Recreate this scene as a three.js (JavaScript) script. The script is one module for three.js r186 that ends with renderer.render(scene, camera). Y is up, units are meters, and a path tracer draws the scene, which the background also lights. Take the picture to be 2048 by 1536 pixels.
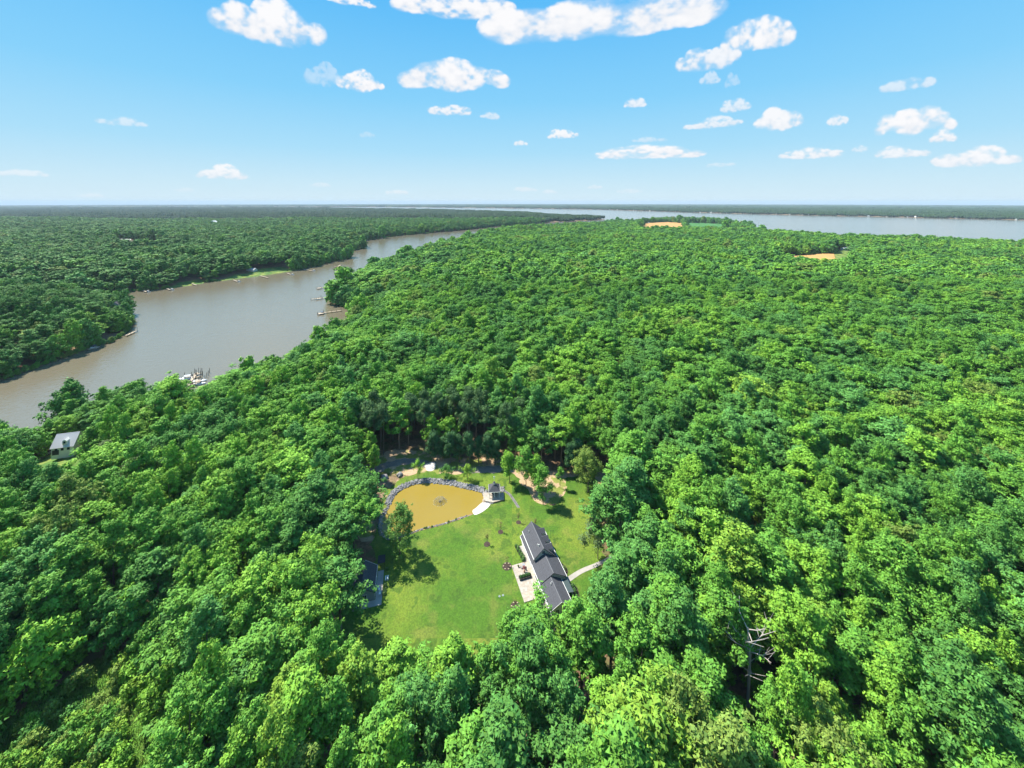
import * as THREE from 'three';
import { mergeGeometries } from 'three/addons/utils/BufferGeometryUtils.js';

// ------------------------------------------------------------------ camera, sky, sun, exposure
const CAM_H = 120, FPX = 800, HORIZON = 404;            // metres above the lawn; focal length and horizon row for a 2048 x 1536 frame
const scene = new THREE.Scene();
const camera = new THREE.PerspectiveCamera(2 * Math.atan(768 / FPX) * 180 / Math.PI, 4 / 3, 1, 80000);
camera.position.set(0, CAM_H, 0);
camera.lookAt(0, CAM_H, -100);
camera.setViewOffset(2048, 1536, 0, 768 - HORIZON, 2048, 1536);   // lens shifted down: verticals stay vertical
camera.updateProjectionMatrix();
const renderer = new THREE.WebGLRenderer({ antialias: true });
renderer.setSize(1024, 768);
renderer.toneMapping = THREE.LinearToneMapping;
renderer.toneMappingExposure = 2.25;
renderer.shadowMap.enabled = true;
const SUN = new THREE.Vector3(-0.88 * Math.cos(0.92), Math.sin(0.92), -0.48 * Math.cos(0.92)).normalize();
const sun = new THREE.DirectionalLight(new THREE.Color(1, 0.94, 0.82), 4.3);
sun.position.set(SUN.x * 600, SUN.y * 600, SUN.z * 600 - 150);
sun.target.position.set(0, 0, -150);
sun.castShadow = true;
Object.assign(sun.shadow.camera, { left: -300, right: 300, top: 300, bottom: -300, near: 1, far: 1500 });
sun.shadow.mapSize.set(4096, 4096);
scene.add(sun, sun.target);
const HAZE = 4e-5;

// ------------------------------------------------------------------ random numbers and noise
function rng(seed) { let a = seed >>> 0; return () => { a = (a + 0x6D2B79F5) | 0; let t = Math.imul(a ^ (a >>> 15), 1 | a); t = (t + Math.imul(t ^ (t >>> 7), 61 | t)) ^ t; return ((t ^ (t >>> 14)) >>> 0) / 4294967296; }; }
const hash = (x, y, s) => { let h = Math.imul(x | 0, 374761393) + Math.imul(y | 0, 668265263) + Math.imul(s | 0, 2147483647 ^ 0x5bd1e995); h = Math.imul(h ^ (h >>> 13), 1274126177); h ^= h >>> 16; return (h >>> 0) / 4294967296; };
function vnoise(x, y, s = 0) {
  const xi = Math.floor(x), yi = Math.floor(y), fx = x - xi, fy = y - yi, u = fx * fx * (3 - 2 * fx), v = fy * fy * (3 - 2 * fy);
  const a = hash(xi, yi, s), b = hash(xi + 1, yi, s), c = hash(xi, yi + 1, s), d = hash(xi + 1, yi + 1, s);
  return a + (b - a) * u + (c - a) * v + (a - b - c + d) * u * v;
}
function fbm(x, y, o = 4, s = 0) { let r = 0, a = 0.5, t = 0; for (let i = 0; i < o; i++) { r += a * vnoise(x, y, s + i * 17); t += a; a *= 0.5; x = x * 2.03 + 11.3; y = y * 2.03 - 7.1; } return r / t; }
function tnoise(x, y, period, s = 0) {                   // tiling value noise
  const xi = Math.floor(x), yi = Math.floor(y), fx = x - xi, fy = y - yi, u = fx * fx * (3 - 2 * fx), v = fy * fy * (3 - 2 * fy), m = (n) => ((n % period) + period) % period;
  const a = hash(m(xi), m(yi), s), b = hash(m(xi + 1), m(yi), s), c = hash(m(xi), m(yi + 1), s), d = hash(m(xi + 1), m(yi + 1), s);
  return a + (b - a) * u + (c - a) * v + (a - b - c + d) * u * v;
}
function tfbm(u, v, period, o = 4, s = 0) { let r = 0, a = 0.5, t = 0, p = period; for (let i = 0; i < o; i++) { r += a * tnoise(u * p, v * p, p, s + i * 13); t += a; a *= 0.55; p *= 2; } return r / t; }
const clamp = (x, a = 0, b = 1) => Math.min(b, Math.max(a, x));
const ss = (a, b, x) => { const t = clamp((x - a) / (b - a)); return t * t * (3 - 2 * t); };
const mix = (a, b, t) => a + (b - a) * t;

// a point of the place from where the photograph shows it: the sight line through pixel (u, v) meets height y
const at = (u, v, y = 0) => [(u - 1024) * (CAM_H - y) / (v - HORIZON), -FPX * (CAM_H - y) / (v - HORIZON)];

// ------------------------------------------------------------------ the sky: air and fair-weather cumulus
{
  const W = 4096, H = 2048, data = new Float32Array(W * H * 4);
  const stops = [[0, 0.69, 0.85, 0.93], [2.5, 0.60, 0.82, 0.94], [7, 0.41, 0.74, 0.96], [14, 0.245, 0.64, 0.97], [27, 0.105, 0.50, 0.95], [45, 0.085, 0.38, 0.82], [90, 0.06, 0.28, 0.70]];
  const air = (deg) => { for (let i = 1; i < stops.length; i++) if (deg <= stops[i][0]) { const a = stops[i - 1], b = stops[i], t = (deg - a[0]) / (b[0] - a[0]); return [1, 2, 3].map((k) => mix(a[k], b[k], t)); } return stops[stops.length - 1].slice(1); };
  for (let y = 0; y < H; y++) {
    const el = ((y + 0.5) / H - 0.5) * 180, c = air(Math.max(0, el));
    for (let x = 0; x < W; x++) { const k = (y * W + x) * 4; data[k] = c[0]; data[k + 1] = c[1]; data[k + 2] = c[2]; data[k + 3] = 1; }
  }
  const list = [[540, 55, 195, 95, 1], [700, 2, 95, 24, 1], [910, 18, 210, 54, 1], [1190, 48, 400, 112, 1], [1510, 78, 130, 80, 1], [1415, 120, 120, 60, 0.9], [910, 155, 210, 78, 1], [722, 168, 84, 42, 1], [645, 155, 70, 50, 0.35],
    [895, 222, 84, 26, 0.9], [980, 233, 38, 16, 0.6], [245, 246, 90, 18, 0.5], [1270, 208, 46, 20, 0.8], [1470, 215, 60, 26, 0.7], [1425, 249, 110, 22, 0.8], [1555, 246, 95, 48, 0.95], [1675, 243, 40, 24, 0.8], [1815, 170, 110, 36, 0.6],
    [1825, 246, 150, 62, 1], [1800, 308, 110, 24, 0.85], [1885, 276, 56, 26, 0.95], [1945, 320, 170, 38, 1], [1622, 309, 120, 24, 0.9], [1290, 308, 205, 32, 1], [1125, 271, 58, 20, 0.95], [445, 350, 100, 26, 1], [1042, 288, 28, 12, 0.8],
    [1300, 281, 66, 12, 0.4], [45, 348, 110, 14, 0.6], [795, 385, 46, 10, 0.7], [1260, 383, 46, 9, 0.6], [1050, 379, 44, 10, 0.6], [1100, 384, 28, 8, 0.6], [1190, 375, 30, 8, 0.5], [370, 380, 40, 9, 0.4], [640, 371, 44, 9, 0.4], [180, 392, 60, 9, 0.5], [1420, 160, 40, 26, 0.5], [1465, 165, 30, 30, 0.3], [735, 270, 26, 14, 0.25], [1440, 330, 60, 10, 0.4], [1720, 300, 30, 14, 0.5]];
  const clouds = list.map(([u, v, w, h, s]) => { const d = Math.hypot(FPX, u - 1024); return { az: Math.atan2(u - 1024, FPX), el: Math.atan2(HORIZON - v, d), w: 1.22 * w * FPX / (d * d), h: 1.3 * h / d * Math.cos(Math.atan2(HORIZON - v, d)) ** 2, s }; });
  const r = rng(77);
  for (let i = 0; i < 190; i++) {                        // the same sky goes on all round
    const az = 0.95 + r() * (2 * Math.PI - 1.9), el = 0.02 + Math.pow(r(), 1.3) * 1.1, w = (0.05 + 0.22 * Math.pow(r(), 2)) * (0.35 + el * 1.1);
    clouds.push({ az, el, w, h: w * (0.2 + 0.3 * Math.min(1, el * 2)), s: 0.5 + 0.5 * r() });
  }
  clouds.forEach((c, ci) => {
    const q = rng(900 + ci), puffs = [], n = 7 + Math.floor(q() * 5);
    for (let i = 0; i < n; i++) { const px = (i + 0.5) / n * 2 - 1 + (q() - 0.5) * 0.2, rr = (0.42 + 0.38 * q()) * (1.08 - 0.6 * Math.abs(px)); puffs.push([px * 0.78, -0.45 + rr * 0.75 + q() * 0.3, rr * 0.62, rr * 1.15]); }
    const ce = Math.cos(c.el), reachA = c.w / ce * 0.75, reachE = c.h * 0.95;
    const y0 = Math.max(0, Math.floor(((c.el - reachE) / Math.PI + 0.5) * H)), y1 = Math.min(H - 1, Math.ceil(((c.el + reachE) / Math.PI + 0.5) * H));
    const xc = (c.az - Math.PI / 2) / (2 * Math.PI) + 0.5, xr = reachA / (2 * Math.PI);
    for (let y = y0; y <= y1; y++) for (let xx = Math.floor((xc - xr) * W); xx <= Math.ceil((xc + xr) * W); xx++) {
      const el = ((y + 0.5) / H - 0.5) * Math.PI, az = ((xx + 0.5) / W - 0.5) * 2 * Math.PI + Math.PI / 2, p = (az - c.az) * ce / (c.w / 2), e = (el - c.el) / (c.h / 2);
      const asp = c.w / c.h, sc = 2.2, nx = p * sc * Math.min(2, Math.sqrt(asp)) + ci * 31.7, ny = e * sc * 0.8 + ci * 5.3;
      const n1 = fbm(nx, ny, 5, 300), n2 = fbm(nx * 2.7 + 9, ny * 2.7, 4, 350);
      let d = 0; for (const [a, b, ra, rb] of puffs) { const m = 1 - ((p - a) / ra) ** 2 - ((e - b) / rb) ** 2; if (m > d) d = m; }
      const dens = Math.sqrt(d) * 1.05 + (n1 - 0.5) * 1.7 + (n2 - 0.5) * 1.15 - 0.22 - 0.5 * ss(-0.35, -0.75, e);
      const a = Math.max(ss(0.0, 0.85, dens), 0.34 * ss(-0.5, 0.5, dens) * ss(0, 0.3, d)) * c.s; if (a <= 0 || d <= 0) continue;
      const k = (y * W + (((xx % W) + W) % W)) * 4, body = clamp(0.62 + 0.34 * e + 0.7 * (n2 - 0.5) + 0.35 * (n1 - 0.5) + 0.2 * dens, 0.25, 1);
      const col = [mix(0.66, 1.0, body), mix(0.74, 1.0, body), mix(0.86, 1.02, body)];
      const fade = ss(0.0, 0.10, el) * 0.35 + 0.65;      // low clouds stand in the far air
      for (let j = 0; j < 3; j++) data[k + j] = mix(data[k + j], col[j] * 0.97, a * fade);
    }
  });
  for (let k = 0; k < data.length; k += 4) { data[k] *= 0.445; data[k + 1] *= 0.445; data[k + 2] *= 0.445; }
  const sky = new THREE.DataTexture(data, W, H, THREE.RGBAFormat, THREE.FloatType);
  sky.mapping = THREE.EquirectangularReflectionMapping; sky.magFilter = THREE.LinearFilter; sky.minFilter = THREE.LinearFilter; sky.needsUpdate = true;
  scene.background = sky; scene.environment = sky;
}

// ------------------------------------------------------------------ names, tags and small geometry helpers
const used = new Map();
function numbered(name) { const n = used.get(name) || 0; used.set(name, n + 1); return n ? `${name}_${String(n).padStart(3, '0')}` : name; }
function tag(o, label, category, group, kind) { if (label) o.userData.label = label; if (category) o.userData.category = category; if (group) o.userData.group = group; if (kind) o.userData.kind = kind; return o; }
function thing(name, label, category, [x, y, z] = [0, 0, 0], turn = 0, group) { const o = new THREE.Group(); o.name = numbered(name); o.position.set(x, y, z); o.rotation.y = turn; scene.add(o); return tag(o, label, category, group); }
function part(name, geo, mat, parent) { const m = new THREE.Mesh(geo, mat); m.name = name; m.castShadow = m.receiveShadow = true; parent.add(m); return m; }
function solo(name, geo, mat, label, category, group) { const m = new THREE.Mesh(geo, mat); m.name = numbered(name); m.castShadow = m.receiveShadow = true; scene.add(m); return tag(m, label, category, group); }
function struct(name, geo, mat) { const m = new THREE.Mesh(geo, mat); m.name = numbered(name); m.castShadow = m.receiveShadow = true; m.userData.kind = 'structure'; scene.add(m); return m; }
const box = (w, h, d, x = 0, y = 0, z = 0) => new THREE.BoxGeometry(w, h, d).translate(x, y + h / 2, z);
const cyl = (r0, r1, h, x = 0, y = 0, z = 0, n = 8) => new THREE.CylinderGeometry(r1, r0, h, n).translate(x, y + h / 2, z);
function bar(a, b, r0, r1 = r0, n = 6) {
  const A = new THREE.Vector3(...a), B = new THREE.Vector3(...b), d = B.clone().sub(A), g = new THREE.CylinderGeometry(r1, r0, d.length(), n);
  g.applyQuaternion(new THREE.Quaternion().setFromUnitVectors(new THREE.Vector3(0, 1, 0), d.normalize())); return g.translate((A.x + B.x) / 2, (A.y + B.y) / 2, (A.z + B.z) / 2);
}
const merge = (list) => mergeGeometries(list.map((g) => { const q = g.index ? g.toNonIndexed() : g; for (const k of Object.keys(q.attributes)) if (!['position', 'normal', 'uv'].includes(k)) q.deleteAttribute(k); return q; }));
function slab(p, t) {                                    // four top corners, thickness downwards
  const v = p.map((q) => new THREE.Vector3(...q)), n = v[1].clone().sub(v[0]).cross(v[2].clone().sub(v[0])).normalize(); if (n.y < 0) n.negate();
  const lo = v.map((q) => q.clone().addScaledVector(n, -t)), pos = [], uv = [], L = v[0].distanceTo(v[1]), D = v[1].distanceTo(v[2]);
  const quad = (a, b, c, d, w, h) => { for (const [q, s, r] of [[a, 0, 0], [b, w, 0], [c, w, h], [a, 0, 0], [c, w, h], [d, 0, h]]) { pos.push(q.x, q.y, q.z); uv.push(s, r); } };
  quad(v[0], v[1], v[2], v[3], L, D); quad(lo[3], lo[2], lo[1], lo[0], L, D);
  for (let i = 0; i < 4; i++) { const j = (i + 1) % 4; quad(v[i], lo[i], lo[j], v[j], t, v[i].distanceTo(v[j])); }
  const g = new THREE.BufferGeometry(); g.setAttribute('position', new THREE.Float32BufferAttribute(pos, 3)); g.setAttribute('uv', new THREE.Float32BufferAttribute(uv, 2)); g.computeVertexNormals(); return g;
}
function prism(pts, z0, z1) {                            // cross-section (x, y) run from z0 to z1
  const g = new THREE.ExtrudeGeometry(new THREE.Shape(pts.map(([x, y]) => new THREE.Vector2(x, y))), { depth: z1 - z0, bevelEnabled: false }); return g.translate(0, 0, z0);
}
function sheet(pts, y, holes = [], uvScale = 1) {        // flat polygon of ground points (x, z)
  const s = new THREE.Shape(pts.map(([x, z]) => new THREE.Vector2(x, -z))); for (const h of holes) s.holes.push(new THREE.Path(h.map(([x, z]) => new THREE.Vector2(x, -z))));
  const g = new THREE.ShapeGeometry(s); g.rotateX(-Math.PI / 2); g.translate(0, y, 0);
  const p = g.attributes.position, uv = g.attributes.uv; for (let i = 0; i < p.count; i++) uv.setXY(i, p.getX(i) * uvScale, p.getZ(i) * uvScale); return g;
}
function slabSheet(pts, y, t, uvScale = 1) {             // the same with thickness t, top at y
  const g = new THREE.ExtrudeGeometry(new THREE.Shape(pts.map(([x, z]) => new THREE.Vector2(x, -z))), { depth: t, bevelEnabled: false });
  g.rotateX(-Math.PI / 2); g.translate(0, y - t, 0); const p = g.attributes.position, uv = g.attributes.uv; for (let i = 0; i < p.count; i++) uv.setXY(i, p.getX(i) * uvScale, p.getZ(i) * uvScale); return g;
}
function smooth(pts, n, closed = true) { return new THREE.CatmullRomCurve3(pts.map(([x, z]) => new THREE.Vector3(x, 0, z)), closed).getSpacedPoints(n).slice(0, closed ? n : n + 1).map((p) => [p.x, p.z]); }
function inside(poly, x, z) { let c = false; for (let i = 0, j = poly.length - 1; i < poly.length; j = i++) { const [xi, zi] = poly[i], [xj, zj] = poly[j]; if ((zi > z) !== (zj > z) && x < (xj - xi) * (z - zi) / (zj - zi) + xi) c = !c; } return c; }
function edgeDist(poly, x, z, open) { let m = 1e12; for (let i = open ? 1 : 0, j = open ? 0 : poly.length - 1; i < poly.length; j = i++) { const [ax, az] = poly[j], [bx, bz] = poly[i], dx = bx - ax, dz = bz - az, t = clamp(((x - ax) * dx + (z - az) * dz) / (dx * dx + dz * dz + 1e-9)), ex = x - ax - dx * t, ez = z - az - dz * t, d = ex * ex + ez * ez; if (d < m) m = d; } return Math.sqrt(m); }

// ------------------------------------------------------------------ textures and materials
function tex(n, fn, { repeat = 1, srgb = true } = {}) {
  const d = new Uint8Array(n * n * 4); for (let y = 0; y < n; y++) for (let x = 0; x < n; x++) { const c = fn((x + 0.5) / n, (y + 0.5) / n), k = (y * n + x) * 4; for (let j = 0; j < 3; j++) { const l = clamp(c[j]); d[k + j] = srgb ? 255 * (l <= 0.0031308 ? l * 12.92 : 1.055 * Math.pow(l, 1 / 2.4) - 0.055) : 255 * l; } d[k + 3] = 255; }
  const t = new THREE.DataTexture(d, n, n); t.wrapS = t.wrapT = THREE.RepeatWrapping; t.magFilter = THREE.LinearFilter; t.minFilter = THREE.LinearMipmapLinearFilter; t.generateMipmaps = true; t.repeat.set(repeat, repeat); if (srgb) t.colorSpace = THREE.SRGBColorSpace; t.needsUpdate = true; return t;
}
const lin = (r, g, b) => new THREE.Color().setRGB(r, g, b);
const std = (c, roughness = 0.8, o = {}) => new THREE.MeshStandardMaterial({ color: lin(...c), roughness, ...o });
const mix3 = (a, b, t) => [mix(a[0], b[0], t), mix(a[1], b[1], t), mix(a[2], b[2], t)];
const grey = (f) => (u, v) => { const x = f(u, v); return [x, x, x]; };
const leafLitter = tex(1024, (u, v) => { const a = tfbm(u, v, 8, 5, 1), b = tfbm(u, v, 64, 3, 5), g = ss(0.52, 0.62, tfbm(u, v, 5, 4, 9)); let c = mix3([0.13, 0.075, 0.04], [0.30, 0.19, 0.11], clamp(a * 0.9 + (b - 0.5) * 1.1)); return mix3(c, [0.07, 0.11, 0.025], g * 0.7 * clamp(b * 1.6)); }, { repeat: 1 / 34 });
const lawnTex = tex(2048, (u, v) => {
  const x = u * 110, z = v * 110, a = fbm(x / 13, z / 13, 4, 21), b = fbm(x / 2.6, z / 2.6, 3, 25), c = vnoise(x * 3.3, z * 3.3, 29), e = fbm(x / 5 + 40, z / 5, 3, 33);
  let k = mix3([0.062, 0.170, 0.010], [0.150, 0.245, 0.022], clamp((a - 0.5) * 2.3 + 0.42 + (b - 0.5) * 0.9)); k = mix3(k, [0.225, 0.245, 0.055], 0.35 * ss(0.52, 0.8, e)); k = mix3(k, [0.045, 0.125, 0.009], 0.75 * ss(0.60, 0.75, b)); const q = 0.63 + 0.42 * c; return [k[0] * q * 1.14, k[1] * q, k[2] * q];
});
lawnTex.repeat.set(1 / 110, 1 / 110);
const M = {
  ground: std([1, 1, 1], 1, { map: leafLitter }),
  lawn: std([1, 1, 1], 1, { map: lawnTex, bumpMap: tex(256, grey((u, v) => tfbm(u, v, 32, 3, 41)), { repeat: 1 / 4, srgb: false }), bumpScale: 0.06 }),
  water: new THREE.MeshPhysicalMaterial({ color: lin(0.165, 0.143, 0.098), roughness: 0.13, ior: 1.75, bumpMap: tex(512, grey((u, v) => 0.55 * tfbm(u, v, 12, 4, 51) + 0.45 * tfbm(u + 0.37, v * 1.0 + 0.11, 30, 3, 57)), { repeat: 1 / 36, srgb: false }), bumpScale: 0.26 }),
  pond: new THREE.MeshPhysicalMaterial({ color: lin(0.285, 0.21, 0.042), roughness: 0.09, ior: 1.33, map: tex(512, (u, v) => { const a = tfbm(u, v, 4, 4, 61); return mix3([0.93, 0.92, 0.8], [1, 1, 1], a); }, { repeat: 1 / 40 }), bumpMap: tex(256, grey((u, v) => tfbm(u, v, 20, 3, 63)), { repeat: 1 / 7, srgb: false }), bumpScale: 0.03 }),
  roof: std([1, 1, 1], 0.9, { map: tex(512, (u, v) => { const row = Math.floor(v * 24), x = Math.floor(u * 16 + (row % 2) * 0.5), t = hash(x % 16, row, 71), n = tnoise(u * 128, v * 128, 128, 73); const q = 0.78 + 0.30 * t + 0.25 * (n - 0.5); return [0.072 * q, 0.075 * q, 0.089 * q]; }, { repeat: 1 / 4 }), bumpMap: tex(256, grey((u, v) => (v * 24) % 1), { repeat: 1 / 4, srgb: false }), bumpScale: 0.012 }),
  siding: std([1, 1, 1], 0.75, { map: tex(256, (u, v) => { const n = tfbm(u, v, 16, 3, 81), q = 0.92 + 0.12 * n; return [0.58 * q, 0.56 * q, 0.51 * q]; }, { repeat: 1 / 3 }), bumpMap: tex(128, grey((u, v) => (v * 16) % 1), { repeat: 1 / 3, srgb: false }), bumpScale: 0.012 }),
  sidingBlue: std([0.27, 0.31, 0.34], 0.8), sidingRed: std([0.42, 0.2, 0.16], 0.8),
  trim: std([0.78, 0.78, 0.75], 0.6), glass: std([0.03, 0.045, 0.06], 0.06), dark: std([0.03, 0.032, 0.035], 0.7), metal: std([0.5, 0.5, 0.5], 0.4, { metalness: 0.6 }),
  greenRoof: std([0.07, 0.10, 0.10], 0.6, { metalness: 0.2 }), brownDoor: std([0.16, 0.07, 0.035], 0.6),
  paleRoof: std([0.46, 0.45, 0.46], 0.85),
  patio: std([1, 1, 1], 0.9, { map: tex(1024, (u, v) => { const cx = Math.floor(u * 18), cy = Math.floor(v * 26 + (cx % 2) * 0.5), t = hash(cx, cy % 26, 91), n = tfbm(u, v, 6, 4, 93), f = tfbm(u, v, 90, 2, 97), j = Math.min((u * 18) % 1, (v * 26 + (cx % 2) * 0.5) % 1); let c = mix3([0.42, 0.375, 0.315], [0.47, 0.39, 0.30], clamp((n - 0.42) * 3)); c = mix3(c, [0.45, 0.435, 0.41], clamp((t - 0.5) * 0.9)); const q = (0.80 + 0.22 * t + 0.24 * (f - 0.5)) * (j < 0.06 ? 0.8 : 1); return [c[0] * q, c[1] * q, c[2] * q]; }, { repeat: 1 / 12 }) }),
  concrete: std([1, 1, 1], 0.9, { map: tex(512, (u, v) => { const n = tfbm(u, v, 6, 5, 101), q = 0.8 + 0.4 * n; return [0.36 * q, 0.34 * q, 0.31 * q]; }, { repeat: 1 / 8 }) }),
  sand: std([1, 1, 1], 1, { map: tex(256, (u, v) => { const n = tfbm(u, v, 8, 5, 105), q = 0.88 + 0.2 * n; return [0.56 * q, 0.53 * q, 0.50 * q]; }, { repeat: 1 / 5 }) }),
  gravel: std([1, 1, 1], 1, { map: tex(512, (u, v) => { const n = tfbm(u, v, 7, 4, 111), f = tfbm(u, v, 100, 2, 113), q = 0.55 + 0.5 * n + 0.7 * (f - 0.5); return [0.24 * q, 0.215 * q, 0.185 * q]; }, { repeat: 1 / 9 }) }),
  dirt: std([1, 1, 1], 1, { map: tex(512, (u, v) => { const n = tfbm(u, v, 7, 5, 121), f = tfbm(u, v, 60, 3, 123); const c = mix3([0.44, 0.31, 0.19], [0.19, 0.22, 0.045], ss(0.42, 0.58, n)); const q = 0.7 + 0.6 * f; return [c[0] * q, c[1] * q, c[2] * q]; }, { repeat: 1 / 22 }) }),
  mulch: std([1, 1, 1], 1, { map: tex(256, (u, v) => { const f = tfbm(u, v, 40, 3, 131), q = 0.5 + f; return [0.058 * q, 0.038 * q, 0.030 * q]; }, { repeat: 1 / 3 }) }),
  rock: std([1, 1, 1], 0.9, { map: tex(256, (u, v) => { const f = tfbm(u, v, 8, 4, 141), q = 0.6 + 0.8 * f; return [0.235 * q, 0.232 * q, 0.225 * q]; }) }),
  brick: std([1, 1, 1], 0.9, { map: tex(256, (u, v) => { const r = Math.floor(v * 16), c = Math.floor(u * 8 + (r % 2) * 0.5), t = hash(c % 8, r, 145), j = ((v * 16) % 1 < 0.14 || (u * 8 + (r % 2) * 0.5) % 1 < 0.07); return j ? [0.34, 0.30, 0.26] : [0.26 + 0.14 * t, 0.15 + 0.08 * t, 0.09 + 0.05 * t]; }, { repeat: 1 / 1.6 }) }),
  wood: std([1, 1, 1], 0.85, { map: tex(256, (u, v) => { const n = tfbm(u, v * 0.25, 16, 3, 151), q = 0.7 + 0.6 * n; return [0.44 * q, 0.36 * q, 0.27 * q]; }, { repeat: 1 / 2 }) }),
  pile: std([0.11, 0.085, 0.065], 0.95), hull: std([0.8, 0.8, 0.8], 0.25), canvasBlue: std([0.05, 0.09, 0.2], 0.8), tan: std([0.45, 0.36, 0.25], 0.8),
  wheat: std([1, 1, 1], 1, { map: tex(512, (u, v) => { const f = tfbm(u, v, 20, 4, 161), s = 0.5 + 0.5 * Math.sin(v * Math.PI * 2 * 22 + 3 * tfbm(u, v, 4, 2, 163)), q = 0.7 + 0.35 * f + 0.16 * s; return [0.50 * q, 0.275 * q, 0.09 * q]; }, { repeat: 1 / 160 }) }),
  crop: std([1, 1, 1], 1, { map: tex(256, (u, v) => { const f = tfbm(u, v, 12, 4, 165), q = 0.7 + 0.6 * f; return [0.045 * q, 0.17 * q, 0.03 * q]; }, { repeat: 1 / 120 }) }),
  meadow: std([1, 1, 1], 1, { map: tex(512, (u, v) => { const f = tfbm(u, v, 12, 5, 171), n = tfbm(u, v, 5, 3, 173); const c = mix3([0.06, 0.15, 0.02], [0.20, 0.24, 0.045], clamp((n - 0.35) * 2.5)); const q = 0.55 + 0.9 * f; return [c[0] * q, c[1] * q, c[2] * q]; }, { repeat: 1 / 30 }) }),
  bark: std([1, 1, 1], 0.95, { map: tex(256, (u, v) => { const n = tfbm(u, v * 0.3, 24, 3, 181), q = 0.5 + n; return [0.17 * q, 0.13 * q, 0.10 * q]; }) }),
  deadWood: std([0.48, 0.44, 0.40], 0.9),
  spray: new THREE.MeshPhysicalMaterial({ color: lin(0.62, 0.58, 0.42), roughness: 0.9, transmission: 0.5, thickness: 0, side: THREE.DoubleSide }),
};
const leafMat = (c) => new THREE.MeshPhysicalMaterial({ color: lin(c[0] * 1.46, c[1] * 1.3, c[2] * 1.36), roughness: 0.7, specularIntensity: 0.35, side: THREE.DoubleSide, vertexColors: true });

// ------------------------------------------------------------------ the lie of the land
const off = (list, d) => list.map(([u, v, y]) => { const [x, z] = at(u, v, y), r = Math.hypot(x, z); return [x * (1 + d / r), z * (1 + d / r)]; });   // the bank hidden behind its own trees lies d metres farther
const creek = [
  [-330, -110], [-420, 0], [-640, 0], [-540, -150], ...[[-120, 800], [0, 763], [60, 742], [130, 716], [180, 697], [230, 684], [252, 668]].map(([u, v]) => at(u, v, -12)),
  [-408, -432], [-450, -470], [-530, -525], [-600, -545], [-640, -550], [-640, -562],
  ...[[205, 592], [260, 584], [330, 578], [420, 564], [500, 554], [560, 546], [640, 531], [662, 523], [676, 521], [704, 515], [702, 513], [672, 514], [663, 508], [690, 503], [727, 497], [724, 494], [700, 491], [690, 488], [706, 484], [745, 479], [800, 471], [870, 465], [940, 459], [1000, 452], [1050, 449], [1110, 444], [1170, 441], [1217, 438]].map(([u, v]) => at(u, v, -12)),
  ...[[1245, 440], [1235, 446]].map(([u, v]) => at(u, v, -12)),
  ...off([[1195, 447, 6], [1140, 450, 6], [1075, 454, 6], [1000, 458, 6], [945, 467, 6], [920, 478, 5], [860, 490, 5], [800, 508, 5], [760, 523, 5], [715, 534, 5]], -14),
  ...[[664, 592], [668, 606], [690, 618], [708, 646]].map(([u, v]) => at(u, v, -12)),
  ...off([[655, 655, 4], [625, 688, 4], [560, 706, 4], [490, 733, 4], [440, 760, 4], [370, 772, 4], [300, 766, 4], [190, 782, 4], [95, 815, 4], [60, 846, 4], [0, 846, 4], [-150, 868, 4]], 3)];
const riverPoly = [
  ...off([[-200, 411.5, 8], [300, 412.6, 8], [620, 414.2, 8], [760, 416.6, 8], [900, 419, 8], [1050, 424, 8], [1130, 430, 8]], 30), at(1217, 438, -12),
  ...[[1240, 446], [1255, 450], [1290, 446], [1345, 441.5], [1395, 441.5], [1440, 444.5], [1482, 452]].map(([u, v]) => at(u, v, -12)),
  ...off([[1530, 463, 9], [1700, 475, 9], [1850, 480, 9], [2048, 490, 9], [2300, 506, 9], [2700, 530, 9]], 15),
  ...[[2700, 452], [2300, 445], [2048, 440], [1820, 434.5], [1600, 430], [1400, 425], [1200, 418.7], [1000, 415.6], [800, 413.6], [620, 412.7], [300, 411.4], [-200, 410.6]].map(([u, v]) => at(u, v, -12))];
const waters = [creek, riverPoly].map((poly) => ({ poly, x0: Math.min(...poly.map((p) => p[0])), x1: Math.max(...poly.map((p) => p[0])), z0: Math.min(...poly.map((p) => p[1])), z1: Math.max(...poly.map((p) => p[1])) }));
function shore(x, z) {                                   // metres from the water's edge, negative in the water
  let land = 1e9, wet = 0;
  for (const w of waters) {
    if (x < w.x0 - 400 || x > w.x1 + 400 || z < w.z0 - 400 || z > w.z1 + 400) continue;
    const d = edgeDist(w.poly, x, z); if (inside(w.poly, x, z)) wet = Math.max(wet, d); else land = Math.min(land, d);
  }
  return wet > 0 ? -wet : land;
}
const clearing = [[712, 948], [738, 922], [800, 905], [860, 912], [930, 921], [1000, 926], [1060, 935], [1130, 950], [1172, 940], [1235, 945], [1240, 985], [1205, 1020], [1196, 1080], [1194, 1150], [1200, 1210], [1190, 1290], [1135, 1345], [1080, 1392], [960, 1405], [850, 1420], [720, 1420], [690, 1300], [705, 1200], [722, 1110], [722, 1050]].map(([u, v]) => at(u, v));
const meadowArea = smooth([[-90, 1560], [0, 1465], [95, 1400], [180, 1340], [260, 1310], [325, 1330], [350, 1400], [330, 1500], [300, 1620], [200, 1750], [0, 1780], [-120, 1680]].map(([u, v]) => at(u, v)), 60);
const houseYard = smooth([[50, 932], [110, 880], [158, 884], [178, 906], [184, 960], [176, 1018], [120, 1030], [70, 992]].map(([u, v]) => at(u, v, -3)), 40);
const curve = (x, z) => -(x * x + z * z) / 1.48e7;
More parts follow.
